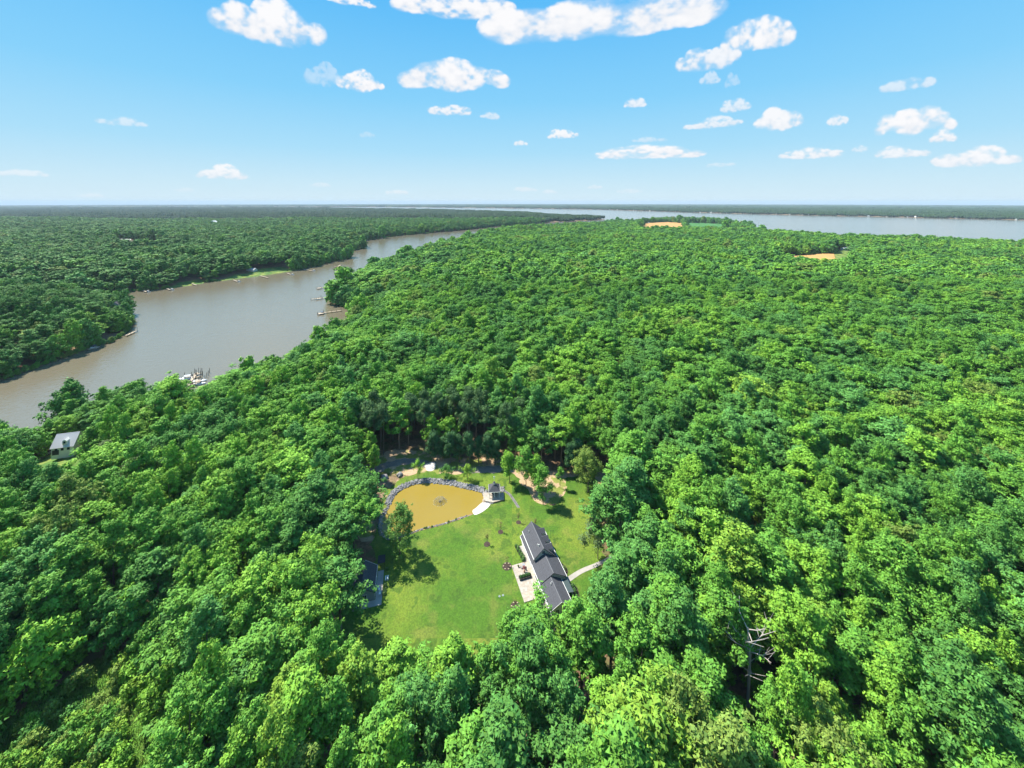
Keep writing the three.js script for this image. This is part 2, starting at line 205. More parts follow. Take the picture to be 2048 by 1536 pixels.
function height(x, z, d = shore(x, z)) {
  if (d < 0) return -12.25 - Math.min(3.5, -d * 0.12) + curve(x, z);
  const rise = ss(-4, 75, d), c = inside(clearing, x, z) ? 0 : edgeDist(clearing, x, z), away = ss(7, 70, c), far = ss(400, 3000, Math.hypot(x, z));
  const relief = (fbm(x / 95 + 3, z / 95, 3, 7) - 0.5) * 15 * away * ss(10, 130, d) + (fbm(x / 620, z / 620, 3, 8) - 0.5) * mix(8, 26, far) * away * ss(30, 300, d);
  return mix(-12.1, mix(0, -5, far), rise) + relief * mix(0.4, 1, ss(0, 250, Math.hypot(x, z) - 60)) + curve(x, z);
}
const lines = (spans, far, growth) => { const out = []; for (const [a, b, s] of spans) for (let x = a; x < b - 1e-6; x += s) out.push(x); const end = spans[spans.length - 1][1]; let x = end, s = spans[spans.length - 1][2]; while (x < far) { out.push(x); s = Math.max(s, x * growth); x += s; } out.push(far); return out; };
{
  const px = lines([[0, 60, 2], [60, 320, 4]], 36000, 0.025), xs = [...px.slice(1).reverse().map((x) => -x), ...px], zs = [...[300, 200, 120, 60, 20].map((z) => -z), ...lines([[-20, 90, 8], [90, 195, 2], [195, 500, 4]], 36000, 0.02)].map((z) => -z);
  const grid = (f, us) => { const pos = new Float32Array(xs.length * zs.length * 3), uv = new Float32Array(xs.length * zs.length * 2), idx = [], n = xs.length; zs.forEach((z, j) => xs.forEach((x, i) => { const k = j * n + i; pos[k * 3] = x; pos[k * 3 + 1] = f(x, z); pos[k * 3 + 2] = z; uv[k * 2] = x * us; uv[k * 2 + 1] = z * us; })); for (let j = 0; j + 1 < zs.length; j++) for (let i = 0; i + 1 < n; i++) { const a = j * n + i; idx.push(a, a + 1, a + n, a + 1, a + n + 1, a + n); } const g = new THREE.BufferGeometry(); g.setAttribute('position', new THREE.BufferAttribute(pos, 3)); g.setAttribute('uv', new THREE.BufferAttribute(uv, 2)); g.setIndex(idx); g.computeVertexNormals(); return g; };
  // z runs away from the camera, so every face is wound to look up
  zs.sort((a, b) => a - b);
  const flip = (g) => { const a = g.index.array; for (let i = 0; i < a.length; i += 3) { const t = a[i + 1]; a[i + 1] = a[i + 2]; a[i + 2] = t; } g.computeVertexNormals(); return g; };
  const up = (g) => (g.attributes.normal.getY(0) < 0 ? flip(g) : g);
  const POND_HOLE = pondOutline();
  struct('ground', up(grid((x, z) => height(x, z) - (z > -185 && z < -125 && x < -5 && x > -70 && inside(POND_HOLE, x, z) ? 1.6 : 0), 1)), M.ground);
  struct('river_water', up(grid((x, z) => -12 + curve(x, z), 1)), M.water);
}
function pondOutline() { return smooth([[778, 1012], [792, 986], [822, 969], [850, 964], [900, 968], [940, 977], [965, 984], [967, 1003], [948, 1023], [920, 1035], [880, 1048], [840, 1058], [805, 1071], [780, 1077], [764, 1062], [765, 1038]].map(([u, v]) => at(u, v)), 90); }
const pondEdge = pondOutline();
const grow = (poly, d) => { const n = poly.length; return poly.map(([x, z], i) => { const [ax, az] = poly[(i + n - 1) % n], [bx, bz] = poly[(i + 1) % n], tx = bx - ax, tz = bz - az, l = Math.hypot(tx, tz), nx = tz / l, nz = -tx / l, s = inside(poly, x + nx * 0.05, z + nz * 0.05) ? -1 : 1; return [x + nx * d * s, z + nz * d * s]; }); };
const bankEdge = grow(pondEdge, 0.9);

// ------------------------------------------------------------------ the clearing: lawn, bare earth, drive, pond
const ragged = (poly, n, amp, s) => smooth(poly, n).map(([x, z]) => [x + (fbm(x / 2.2, z / 2.2, 3, s) - 0.5) * amp, z + (fbm(x / 2.2 + 50, z / 2.2, 3, s) - 0.5) * amp]);
const lawnEdge = ragged([[748, 1120], [742, 1085], [752, 1064], [758, 1040], [766, 1000], [782, 972], [812, 955], [850, 944], [905, 948], [950, 944], [1010, 944], [1040, 962], [1075, 1003], [1100, 1012], [1130, 985], [1138, 955], [1190, 958], [1196, 1000], [1205, 1080], [1212, 1150], [1232, 1200], [1230, 1290], [1150, 1348], [1080, 1396], [960, 1408], [850, 1425], [700, 1425], [650, 1300], [670, 1225], [700, 1190], [735, 1160]].map(([u, v]) => at(u, v)), 260, 4, 201);
struct('bare_earth', sheet(ragged([[715, 945], [738, 918], [800, 899], [860, 906], [930, 914], [1000, 920], [1060, 928], [1130, 942], [1172, 932], [1240, 940], [1250, 990], [1212, 1020], [1150, 1010], [1060, 1010], [1000, 960], [900, 955], [800, 962], [765, 1010], [762, 1085], [725, 1080], [700, 1040]].map(([u, v]) => at(u, v)), 200, 5, 205), 0.02, [bankEdge]), M.dirt);
struct('lawn', sheet(lawnEdge, 0.04, [bankEdge]), M.lawn);
struct('gravel_drive', sheet(ragged([[730, 944], [762, 929], [808, 919], [850, 920], [872, 927], [862, 935], [820, 930], [782, 934], [748, 948]].map(([u, v]) => at(u, v)), 90, 2.5, 207), 0.06), M.gravel);
struct('gravel_drive', sheet(ragged([[935, 938], [965, 933], [1003, 934], [1002, 944], [965, 946], [938, 946]].map(([u, v]) => at(u, v)), 60, 2, 209), 0.065), M.gravel);
struct('sand_patch', sheet(ragged([[849, 936], [856, 926], [868, 924], [871, 934], [866, 942], [854, 941]].map(([u, v]) => at(u, v)), 50, 1.6, 211), 0.075), M.sand);
{
  const pos = [], n = bankEdge.length, deep = grow(pondEdge, -1.6);
  for (let i = 0; i < n; i++) { const j = (i + 1) % n; const a = bankEdge[i], b = bankEdge[j], c = deep[j], d = deep[i]; pos.push(a[0], 0.05, a[1], b[0], 0.05, b[1], c[0], -1.5, c[1], a[0], 0.05, a[1], c[0], -1.5, c[1], d[0], -1.5, d[1]); }
  const g = new THREE.BufferGeometry(); g.setAttribute('position', new THREE.Float32BufferAttribute(pos, 3)); g.setAttribute('uv', new THREE.Float32BufferAttribute(pos.filter((_, i) => i % 3 !== 1), 2)); g.computeVertexNormals();
  struct('pond_bank', g, std([1, 1, 1], 1, { map: M.dirt.map, side: THREE.DoubleSide }));
  struct('pond_water', sheet(grow(pondEdge, 0.35), -0.35), M.pond);
}
struct('meadow', (() => { const g = sheet(meadowArea, 0); const p = g.attributes.position; for (let i = 0; i < p.count; i++) p.setY(i, height(p.getX(i), p.getZ(i)) + 0.3); return g; })(), M.meadow);
const drape = (poly, y, step = 3) => {                   // a sheet that follows the ground
  const x0 = Math.min(...poly.map((p) => p[0])), x1 = Math.max(...poly.map((p) => p[0])), z0 = Math.min(...poly.map((p) => p[1])), z1 = Math.max(...poly.map((p) => p[1])), pos = [], uv = [];
  const P = (x, z) => { pos.push(x, height(x, z) + y, z); uv.push(x, z); };
  for (let x = x0; x < x1; x += step) for (let z = z0; z < z1; z += step) if (inside(poly, x + step / 2, z + step / 2)) { P(x, z); P(x, z + step); P(x + step, z); P(x + step, z); P(x, z + step); P(x + step, z + step); }
  const g = new THREE.BufferGeometry(); g.setAttribute('position', new THREE.Float32BufferAttribute(pos, 3)); g.setAttribute('uv', new THREE.Float32BufferAttribute(uv, 2)); g.computeVertexNormals(); return g;
};
struct('yard_grass', drape(houseYard, 0.25, 1.5), M.meadow);
const fieldNear = smooth([[600, -905], [560, -840], [500, -715], [530, -690], [585, -705], [690, -830], [735, -900], [690, -925], [640, -900]], 60);
const fieldTan = [[1278, 467], [1288, 448], [1335, 446.2], [1366, 449], [1374, 467]].map(([u, v]) => at(u, v, -7));
const fieldGreen = [[1376, 467], [1368, 449], [1352, 446.1], [1400, 446], [1440, 448], [1476, 457], [1450, 467]].map(([u, v]) => at(u, v, -7));
const fieldLeft = smooth([[-1220, -1240], [-1090, -1100], [-985, -1010], [-925, -1030], [-1020, -1150], [-1110, -1255]], 50);
struct('stubble_field', drape(fieldNear, 0.5, 8), M.wheat);
struct('stubble_field', drape(fieldTan, 1, 22), M.wheat);
struct('crop_field', drape(fieldGreen, 1, 22), M.crop);
struct('stubble_field', drape(fieldLeft, 0.8, 10), M.wheat);
const lawnLeft = smooth([[-470, -330], [-440, -345], [-425, -370], [-440, -390], [-480, -395], [-520, -370]], 30);
struct('shore_lawn', drape(lawnLeft, 0.6, 3), M.meadow);

// ------------------------------------------------------------------ trees
function leafCloud(clumps, q, opt) {                     // clumps [x, y, z, r, squash]; leaves as small bent diamonds on each clump's skin
  const pos = [], nor = [], col = [];
  const v = new THREE.Vector3(), d = new THREE.Vector3(), n = new THREE.Vector3(), t = new THREE.Vector3(), b = new THREE.Vector3();
  for (const [cx, cy, cz, r, sq] of clumps) {
    const count = Math.max(6, Math.round(opt.per * r * r)), ct = 0.88 + 0.24 * q();
    for (let i = 0; i < count; i++) {
      const yy = mix(opt.low ?? -0.55, 1, q()), a = q() * 2 * Math.PI, rr = Math.sqrt(Math.max(0, 1 - yy * yy)); d.set(rr * Math.cos(a), yy, rr * Math.sin(a));
      const s = r * (0.45 + 0.85 * q()); v.set(cx + d.x * s, cy + d.y * s * sq, cz + d.z * s);
      n.set(d.x * 0.7 + (q() - 0.5) * 1.3, d.y * 0.6 + 0.45 + (q() - 0.5) * 1.1, d.z * 0.7 + (q() - 0.5) * 1.3).normalize();
      t.set(q() - 0.5, q() - 0.5, q() - 0.5).cross(n).normalize(); b.copy(n).cross(t);
      const L = opt.leaf * (0.65 + 0.7 * q()), w = L * (opt.slim ?? 0.62), sag = L * 0.16, c = ct * (0.72 + 0.56 * q()), yel = (q() - 0.5) * 0.22;
      const P = [[-t.x * L, -t.y * L - sag, -t.z * L], [t.x * L * 0.75 + b.x * w, t.y * L * 0.75 + b.y * w, t.z * L * 0.75 + b.z * w], [t.x * L * 0.75 - b.x * w, t.y * L * 0.75 - b.y * w - sag, t.z * L * 0.75 - b.z * w]];
      const N = [n.x * 0.8 + d.x * 0.4, n.y * 0.8 + d.y * 0.4, n.z * 0.8 + d.z * 0.4];
      for (const k of [0, 2, 1]) { pos.push(v.x + P[k][0], v.y + P[k][1], v.z + P[k][2]); nor.push(...N); col.push(c * (1 + yel), c, c * (1 - yel)); }
    }
  }
  const g = new THREE.BufferGeometry(); g.setAttribute('position', new THREE.Float32BufferAttribute(pos, 3)); g.setAttribute('normal', new THREE.Float32BufferAttribute(nor, 3)); g.setAttribute('color', new THREE.Float32BufferAttribute(col, 3)); return g;
}
// crown clumps: lobes on limbs, each lobe a cluster of leaf clumps, so that the outline is uneven
function crownClumps(seed, { R, y0, y1, lobes, sub, wide = 0.38, rc = [0.75, 1.35], top = 1, gap = 0 }) {
  const q = rng(seed), out = [], limbs = [], h = y1 - y0;
  const prof = (s) => (s > wide ? Math.pow(Math.max(0, 1 - ((s - wide) / (1.02 - wide)) ** 2), 0.5 * top + 0.1) : 0.5 + 0.5 * s / wide);
  const leaders = 1 + Math.floor(q() * 3), lead = Array.from({ length: leaders }, () => [(q() - 0.5) * R * 0.7, (q() - 0.5) * R * 0.7, 0.85 + 0.2 * q()]);
  const ax = 0.85 + 0.3 * q(), ph = q() * 6.28;
  for (let i = 0; i < lobes; i++) {
    const L = lead[i % leaders], s = i < leaders ? 0.93 : Math.pow((i + q()) / lobes, 0.8) * L[2], a = i * 2.399 + q() * 1.1, rad = R * prof(Math.min(0.99, s / L[2])) * (0.5 + 0.5 * q()) * (1 + 0.22 * Math.sin(2 * a + ph)) * (i < leaders ? 0.15 : 1), lx = (L[0] * 0.7 + Math.cos(a) * rad) * ax, lz = L[1] * 0.7 + Math.sin(a) * rad, ly = y0 + h * s * 0.95, lr = R * (0.15 + 0.17 * q());
    if (q() < gap) continue;
    limbs.push([lx, ly, lz]);
    for (let k = 0; k < sub; k++) {                       // clumps strung up and outwards along the branch end
      const t = k / sub, b = q() * 6.283, rr = lr * (0.35 + 0.9 * q()), o = Math.hypot(lx, lz) + 0.3;
      out.push([lx + Math.cos(b) * rr + lx / o * lr * (t - 0.4) * 1.5, ly + (t - 0.45) * lr * 1.9 + (q() - 0.5) * lr, lz + Math.sin(b) * rr + lz / o * lr * (t - 0.4) * 1.5, mix(rc[0], rc[1], q()), 0.75 + 0.3 * q()]);
    }
  }
  return { clumps: out, limbs };
}
function trunkGeo(seed, y0, y1, r, limbs, few = 8) {
  const q = rng(seed), parts = [], steps = 4, top = mix(y0, y1, 0.72); let p = [0, -1.5, 0];
  for (let i = 1; i <= steps; i++) { const s = i / steps, n = [(q() - 0.5) * 0.5 * s, mix(-1.5, top, s), (q() - 0.5) * 0.5 * s]; parts.push(bar(p, n, r * (1.05 - 0.8 * (i - 1) / steps), r * (1.05 - 0.8 * s), 7)); p = n; }
  limbs.slice(0, few).forEach(([x, y, z]) => { const h = Math.max(y0 * 0.85, Math.min(top, y - Math.hypot(x, z) * 0.75)); parts.push(bar([0, h, 0], [x * 0.9, y, z * 0.9], r * 0.36, r * 0.1, 5)); });
  return merge(parts);
}
const KINDS = {
  oak: [[11, 4.7, 8, 21], [12, 5.4, 7.5, 19.5], [13, 4.3, 8, 22.5], [14, 5.1, 8.5, 20.5], [15, 4.0, 7, 20], [16, 5.8, 8, 21.5], [17, 4.6, 6.5, 18]].map(([s, R, y0, y1]) => ({ s, R, y0, y1, lobes: 30, sub: 8, rc: [0.45, 0.9], wide: 0.42, leaf: 0.25, per: 76 })),
  poplar: [[21, 3.6, 7, 24], [22, 3.2, 6, 22.5], [23, 3.9, 8, 25], [24, 3.4, 7, 21]].map(([s, R, y0, y1]) => ({ s, R, y0, y1, lobes: 29, sub: 7, rc: [0.45, 0.85], wide: 0.3, top: 1.4, leaf: 0.25, per: 88 })),
  pine: [31, 32].map((s) => ({ s, R: 3.5, y0: 11, y1: 21, lobes: 13, sub: 6, wide: 0.4, rc: [0.7, 1.3], gap: 0.15, leaf: 0.5, slim: 0.2, per: 50 })),
  fringe: [51, 52, 53].map((s) => ({ s, R: 3.9, y0: 0.4, y1: 11, lobes: 24, sub: 7, rc: [0.5, 0.95], wide: 0.3, top: 1.2, leaf: 0.32, per: 50 })),
  holly: [41, 42].map((s) => ({ s, R: 2.6, y0: 1.5, y1: 13.5, lobes: 18, sub: 6, wide: 0.25, top: 1.9, leaf: 0.24, per: 50 })),
};
const PROTO = {};
for (const [kind, list] of Object.entries(KINDS)) PROTO[kind] = list.map((o) => {
  const { clumps, limbs } = crownClumps(o.s, o), coarse = crownClumps(o.s, { ...o, sub: 3, rc: [0.8, 1.4] }).clumps;
  return { crown: leafCloud(clumps, rng(o.s + 1), o), mid: leafCloud(coarse, rng(o.s + 2), { per: 22, leaf: 0.6, slim: kind === 'pine' ? 0.35 : 0.75 }), trunk: trunkGeo(o.s + 3, o.y0, o.y1, kind === 'pine' ? 0.24 : 0.3, limbs), limbs };
});
console.log('crown triangles', Object.entries(PROTO).map(([k, l]) => k + ' ' + l.map((p) => p.crown.attributes.position.count / 3 + '/' + p.mid.attributes.position.count / 3).join(',')).join(' | '));
// leaf colours as the photograph's trees differ in them: [name in the label, linear colour]
const GREENS = [['mid green', [0.086, 0.236, 0.028]], ['bright green', [0.122, 0.288, 0.028]], ['deep green', [0.058, 0.178, 0.030]], ['blue green', [0.068, 0.205, 0.040]], ['olive green', [0.118, 0.205, 0.034]], ['yellow green', [0.132, 0.268, 0.028]]];
const LEAF = GREENS.map(([, c]) => leafMat(c)), LEAF_WHITE = leafMat([1, 1, 1]);
const PINE = leafMat([0.050, 0.120, 0.036], 0.15), HOLLY = leafMat([0.035, 0.105, 0.033], 0.2);
const shapeWord = { oak: 'broad round-crowned tree', poplar: 'tall narrow-crowned tree' };
function placeTree(kind, variant, colour, x, y, z, turn, sx, sy, label, group, category = 'tree') {
  const p = PROTO[kind][variant % PROTO[kind].length], name = { oak: 'broadleaf_tree', poplar: 'tulip_tree', pine: 'pine_tree', holly: 'holly_tree' }[kind];
  const t = thing(name, label, category, [x, y, z], turn, group); t.scale.set(sx, sy, sx);
  part('trunk', p.trunk, M.bark, t); part('crown', p.crown, colour, t); return t;
}
const placed = [];                                       // [x, z] of trees set by hand
// the trees that stand free in the clearing or at its edge, each by its foot
const H0 = (u, v) => { const [x, z] = at(u, v); return [x, height(x, z), z]; };
function custom(name, label, o, u, v, mat, group) {
  const { clumps, limbs } = crownClumps(o.s, o), [x, y, z] = H0(u, v), t = thing(name, label, 'tree', [x, y, z], 0, group);
  part('trunk', trunkGeo(o.s + 3, o.y0, o.y1, o.r ?? 0.2, limbs), o.bark ?? M.bark, t); part('crown', leafCloud(clumps, rng(o.s + 1), o), mat, t); placed.push([x, z, o.R]); return t;
}
custom('lawn_tree', 'tall open-crowned tree alone on the lawn beside the ochre pond', { s: 503, R: 5.0, y0: 1.2, y1: 18, lobes: 44, sub: 8, wide: 0.42, top: 1.3, rc: [0.42, 0.8], leaf: 0.22, per: 70, r: 0.26 }, 800, 1108, leafMat([0.085, 0.20, 0.035]));
custom('young_tree', 'young tree leaning over the stone bank behind the pond', { s: 511, R: 2.3, y0: 1.5, y1: 8, lobes: 9, sub: 5, rc: [0.45, 0.8], leaf: 0.20, per: 64, gap: 0.1, r: 0.12 }, 836, 957, LEAF[1]);
custom('young_tree', 'low spreading tree on the back bank between young tree and gazebo', { s: 512, R: 3.6, y0: 1.2, y1: 6, lobes: 11, sub: 5, rc: [0.5, 0.9], leaf: 0.21, per: 60, r: 0.13 }, 936, 962, LEAF[5]);
custom('young_tree', 'low dark-leaved tree behind the stone bank near the pale sand patch', { s: 513, R: 2.8, y0: 1, y1: 5, lobes: 9, sub: 5, rc: [0.5, 0.85], leaf: 0.21, per: 60, r: 0.12 }, 893, 957, LEAF[2]);
custom('edge_tree', 'upright green tree behind the gazebo at the lawn edge', { s: 521, R: 3.1, y0: 2.5, y1: 13.5, lobes: 15, sub: 6, wide: 0.3, top: 1.5, leaf: 0.26, per: 47, r: 0.17 }, 1019, 967, LEAF[1]);
custom('edge_tree', 'taller upright tree in the clump right behind the gazebo path', { s: 522, R: 3.3, y0: 3, y1: 17, lobes: 17, sub: 6, wide: 0.3, top: 1.5, leaf: 0.26, per: 47, r: 0.18 }, 1052, 978, LEAF[0]);
custom('edge_tree', 'leafy tree in the middle of the clump beyond the stone path', { s: 523, R: 3.1, y0: 3, y1: 15.5, lobes: 16, sub: 6, wide: 0.3, top: 1.5, leaf: 0.26, per: 47, r: 0.18 }, 1070, 985, LEAF[1]);
custom('edge_tree', 'full-crowned tree standing forward on the lawn with its own shadow', { s: 524, R: 3.4, y0: 1.8, y1: 14.5, lobes: 17, sub: 6, wide: 0.3, top: 1.4, leaf: 0.26, per: 47, r: 0.18 }, 1086, 1009, LEAF[0]);
custom('edge_tree', 'slim small tree on the lawn beyond the full-crowned one', { s: 525, R: 1.6, y0: 1.5, y1: 8.5, lobes: 10, sub: 5, wide: 0.3, rc: [0.5, 0.8], leaf: 0.20, per: 60, r: 0.1 }, 1120, 977, LEAF[0]);
custom('olive_tree', 'wide olive-green tree at the back right corner of the lawn', { s: 526, R: 5.6, y0: 4, y1: 16, lobes: 20, sub: 7, leaf: 0.27, per: 41, r: 0.26 }, 1176, 985, LEAF[4]);
custom('edge_tree', 'rounded tree over the right lawn edge beside the brown bush', { s: 527, R: 4.3, y0: 2.5, y1: 13, lobes: 17, sub: 7, leaf: 0.27, per: 41, r: 0.22 }, 1208, 1040, LEAF[3]);
custom('edge_tree', 'thin-leaved grey-green tree beside the house entrance walk', { s: 528, R: 4.2, y0: 3, y1: 14, lobes: 16, sub: 6, leaf: 0.26, per: 38, gap: 0.1, r: 0.2 }, 1196, 1118, leafMat([0.085, 0.15, 0.055]));
custom('brown_bush', 'rust-brown withered bush at the right edge of the lawn', { s: 529, R: 1.9, y0: 0.3, y1: 4, lobes: 8, sub: 5, rc: [0.5, 0.8], leaf: 0.21, per: 64, r: 0.1 }, 1246, 1002, leafMat([0.24, 0.10, 0.045]));
custom('brown_bush', 'small reddish bush below the rounded tree at the lawn edge', { s: 530, R: 1.1, y0: 0.2, y1: 2.2, lobes: 6, sub: 4, rc: [0.4, 0.6], leaf: 0.17, per: 83, r: 0.06 }, 1172, 1022, leafMat([0.16, 0.07, 0.05]));
// evergreens that screen the back of the clearing
[[866, 924, 1.0], [884, 922, 0.85], [901, 926, 1.05], [919, 924, 0.95], [938, 928, 1.05], [957, 926, 0.9], [974, 930, 1.0], [990, 930, 0.85], [1140, 948, 1.0], [1157, 942, 1.1]].forEach(([u, v, s], i) => { const [x, y, z] = H0(u, v); placeTree('holly', i, HOLLY, x, y, z, i * 2.1, s, s, 'dark columnar evergreen in the row behind the pond', 'evergreens behind the pond'); placed.push([x, z, 2.2]); });
{ const q = rng(4242); for (let i = 0; i < 46; i++) { const u = 728 + q() * 330, v = 862 + q() * 52 + (u < 800 ? 12 : 0), [x, z] = at(u, v); if (inside(clearing, x, z) || placed.some(([a, b]) => Math.hypot(a - x, b - z) < 4.2)) continue; placeTree('pine', i, PINE, x, height(x, z), z, q() * 6.28, 0.9 + 0.3 * q(), 0.9 + 0.3 * q(), 'tall dark pine with bare lower trunk in the grove beyond the pond', 'pines beyond the pond'); placed.push([x, z, 3]); } }
{ const q = rng(4343); for (let i = 0; i < 24; i++) { const u = 60 + q() * 260, v = 960 + q() * 110, [x, z] = at(u, v, -2); if (inside(houseYard, x, z) || u < 195 || placed.some(([a, b]) => Math.hypot(a - x, b - z) < 5)) continue; placeTree('pine', i, leafMatOnce('shorePine', [0.075, 0.13, 0.04]), x, height(x, z), z, q() * 6.28, 1 + 0.35 * q(), 0.7 + 0.2 * q(), 'flat-topped pine in the grove below the white shore house', 'pines near the shore house'); placed.push([x, z, 3.4]); } }
function leafMatOnce(k, c) { return (leafMatOnce[k] ??= leafMat(c, 0.15)); }
{ // pines at the clearing's left back corner, foliage held high
  for (const [u, v, s] of [[722, 938, 1], [733, 948, 0.95], [751, 957, 1], [738, 932, 0.9]]) { const [x, y, z] = H0(u, v); placeTree('poplar', Math.round(u), LEAF[1], x, y, z, u, 0.72, 0.72 * s, 'slender bright tree on bare earth left of the gravel drive', 'slender trees by the drive'); placed.push([x, z, 2.5]); }
}
[[690, 1152, 2, 1.55, 1.0], [681, 1262, 2, 1.62, 0.93], [708, 1112, 0, 1.4, 0.98]].forEach(([u, v, c, sx, sy], i) => { const [x, y, z] = H0(u, v); placeTree('oak', i + 1, LEAF[c], x, y, z, i * 2, sx, sy, ['great dark oak overhanging the cottage roof', 'great oak beside the near end of the cottage', 'great oak behind the cottage toward the pond'][i]); placed.push([x, z, 6]); });
// the dead tree
{
  const [x, z] = at(1495, 1300, 14), y = height(x, z), t = thing('dead_tree', 'bare bleached dead tree standing among the green crowns', 'tree', [x, y, z]), q = rng(66);
  part('trunk', merge([bar([0, -1, 0], [0.3, 9, 0.2], 0.3, 0.22), bar([0.3, 9, 0.2], [0.2, 14, -0.3], 0.22, 0.13)]), M.deadWood, t);
  for (let i = 0; i < 13; i++) { const a = i * 2.4 + q(), h0 = 8 + q() * 6, L = 2.5 + q() * 2.6, h1 = h0 + L * (0.3 + 0.9 * q()), p1 = [Math.cos(a) * L * 0.6, mix(h0, h1, 0.5), Math.sin(a) * L * 0.6], p2 = [Math.cos(a + 0.3) * L, h1, Math.sin(a + 0.3) * L], list = [bar([0.2, h0, 0], p1, 0.1, 0.07, 5), bar(p1, p2, 0.07, 0.03, 5)]; for (let k = 0; k < 4; k++) { const b = a + (q() - 0.5) * 2; list.push(bar(k % 2 ? p1 : p2.map((v, j) => mix(p1[j], v, 0.6)), [p1[0] + Math.cos(b) * L * 0.55, p1[1] + L * (0.2 + 0.6 * q()), p1[2] + Math.sin(b) * L * 0.55], 0.05, 0.02, 4)); } part('branch', merge(list), M.deadWood, t); }
  t.scale.setScalar(1.32); placed.push([x, z, 5.5], [x * 0.93, z * 0.93, 5.5], [x * 0.87, z * 0.87, 4.5]);
}
// the wood: every tree by its foot; the 300 largest in the picture are things of their own, the rest one mass
const bankLawns = [[340, 573, 17, 34], [434, 562, 20, 36], [500, 551, 30, 44], [536, 547, 16, 34], [300, 516, 40, 90], [372, 498, 40, 110]].map(([u, v, a, b], i) => { const [x, z] = at(u, v, -9), c = z - (i < 4 ? b * 0.75 : 0); return Array.from({ length: 20 }, (_, k) => { const t = k * Math.PI / 10, w = 0.8 + 0.4 * hash(k, i, 321); return [x + Math.cos(t) * a * w - (c - z) * 0.35, c + Math.sin(t) * b * w]; }); });
bankLawns.push([[645, -795], [682, -795], [822, -962], [772, -962]]);
bankLawns.forEach((l) => struct('shore_lawn', drape(l, 0.6, 3), M.meadow));
const dockGap = [[350, 862], [412, 852], [416, 772], [352, 776]].map(([u, v]) => at(u, v, -9));
const noTree = [dockGap, meadowArea, houseYard, fieldNear, fieldTan, fieldGreen, fieldLeft, lawnLeft, ...bankLawns];
const noBox = noTree.map((p) => [Math.min(...p.map((a) => a[0])), Math.max(...p.map((a) => a[0])), Math.min(...p.map((a) => a[1])), Math.max(...p.map((a) => a[1]))]);
const cabinPlot = [[-50, -133], [-41, -134], [-38, -118], [-48, -117]];
const openAt = (x, z) => (z > -140 && inside(cabinPlot, x, z)) || (z > -230 && inside(clearing, x, z)) || noTree.some((p, i) => x > noBox[i][0] && x < noBox[i][1] && z > noBox[i][2] && z < noBox[i][3] && inside(p, x, z));
const bankLine = [[0, -560], [-294, -376], [-568, -480], [-831, -399], [-1135, -421], [-1600, -448], [-1920, -201], [-3105, 749]];
const westBank = (z) => { for (let i = 1; i < bankLine.length; i++) if (z >= bankLine[i][0]) return mix(bankLine[i - 1][1], bankLine[i][1], (z - bankLine[i - 1][0]) / (bankLine[i][0] - bankLine[i - 1][0])); return 749; };   // older, darker wood grows beyond it
const near = [], midTrees = [];
{
  const q = rng(2024), bands = [[40, 230, 7.3], [230, 520, 8.8], [520, 1100, 11], [1100, 2600, 13.5]];
  for (const [a, b, s] of bands) for (let z = -a; z > -b; z -= s * 0.87) {
    const half = -z * 1.36 + (a < 100 ? 60 : 30), shift = q() * s;
    for (let x = -half - shift; x < half; x += s) {
      const X = x + (q() - 0.5) * s * 0.75, Z = z + (q() - 0.5) * s * 0.75, d = shore(X, Z), jr = q(), jt = q(), js = q(), jh = q(), jv = q();
      if (d < 0.6 || openAt(X, Z)) continue;
      if (Z > -320 && placed.some(([px, pz, pr]) => Math.hypot(px - X, pz - Z) < pr * 0.8 + 1.6)) continue;
      if (Z > -320 && Math.hypot(X - P_HOUSE()[0], Z - P_HOUSE()[1]) < 13) continue;
      const big = ss(0.44, 0.62, fbm(X / 48 + 70, Z / 48, 3, 307)); if (big > 0.5 && hash(Math.round(X * 7), Math.round(Z * 7), 311) < 0.34) continue;
      const stand = fbm(X / 60, Z / 60, 3, 301), tone = fbm(X / 34 + 9, Z / 34, 2, 303) + (jr - 0.5) * 0.62;
      const rim = noTree.some((p, i) => i && i < 8 && X > noBox[i][0] - 9 && X < noBox[i][1] + 9 && Z > noBox[i][2] - 9 && Z < noBox[i][3] + 9 && edgeDist(p, X, Z) < (b < 500 ? 6 : 9));
      const kind = d < 8.5 || rim ? 'fringe' : stand > 0.56 && jv < 0.75 ? 'poplar' : jv < 0.12 ? 'poplar' : 'oak';
      const ci = tone < 0.28 ? 2 : tone < 0.38 ? 3 : tone < 0.66 ? 0 : tone < 0.88 ? 1 : tone < 0.96 ? 4 : 5;
      const low = mix(0.62, 1, ss(2, 45, d)) * mix(0.86, 1, ss(0, 12, edgeDistNear(X, Z))), grown = s / 6.6 * 1.16;
      const sx = (0.78 + 0.62 * js * js) * (1 + 0.34 * big) * Math.pow(grown, 0.85) * mix(0.9, 1, low), sy = low * (0.76 + 0.40 * jh) * (1 + 0.08 * big) * Math.pow(grown, 0.16);
      const west = X < westBank(Z), ci2 = west || Z < -2000 ? (jr < 0.5 ? 2 : jr < 0.75 ? 3 : jr < 0.94 ? 0 : 4) : ci;
      const T = { kind, ci: ci2, x: X, z: Z, y: height(X, Z, d), turn: jt * 6.283, sx, sy, v: Math.floor(jt * 97) % 84, tint: (west ? 0.72 : 0.85) + 0.28 * jh };
      if (kind === 'fringe') T.sy = T.sx * (0.75 + 0.4 * jh);
      if (Z > -119 && !fits(T)) continue;
      (b <= 520 ? near : midTrees).push(T);
    }
  }
}
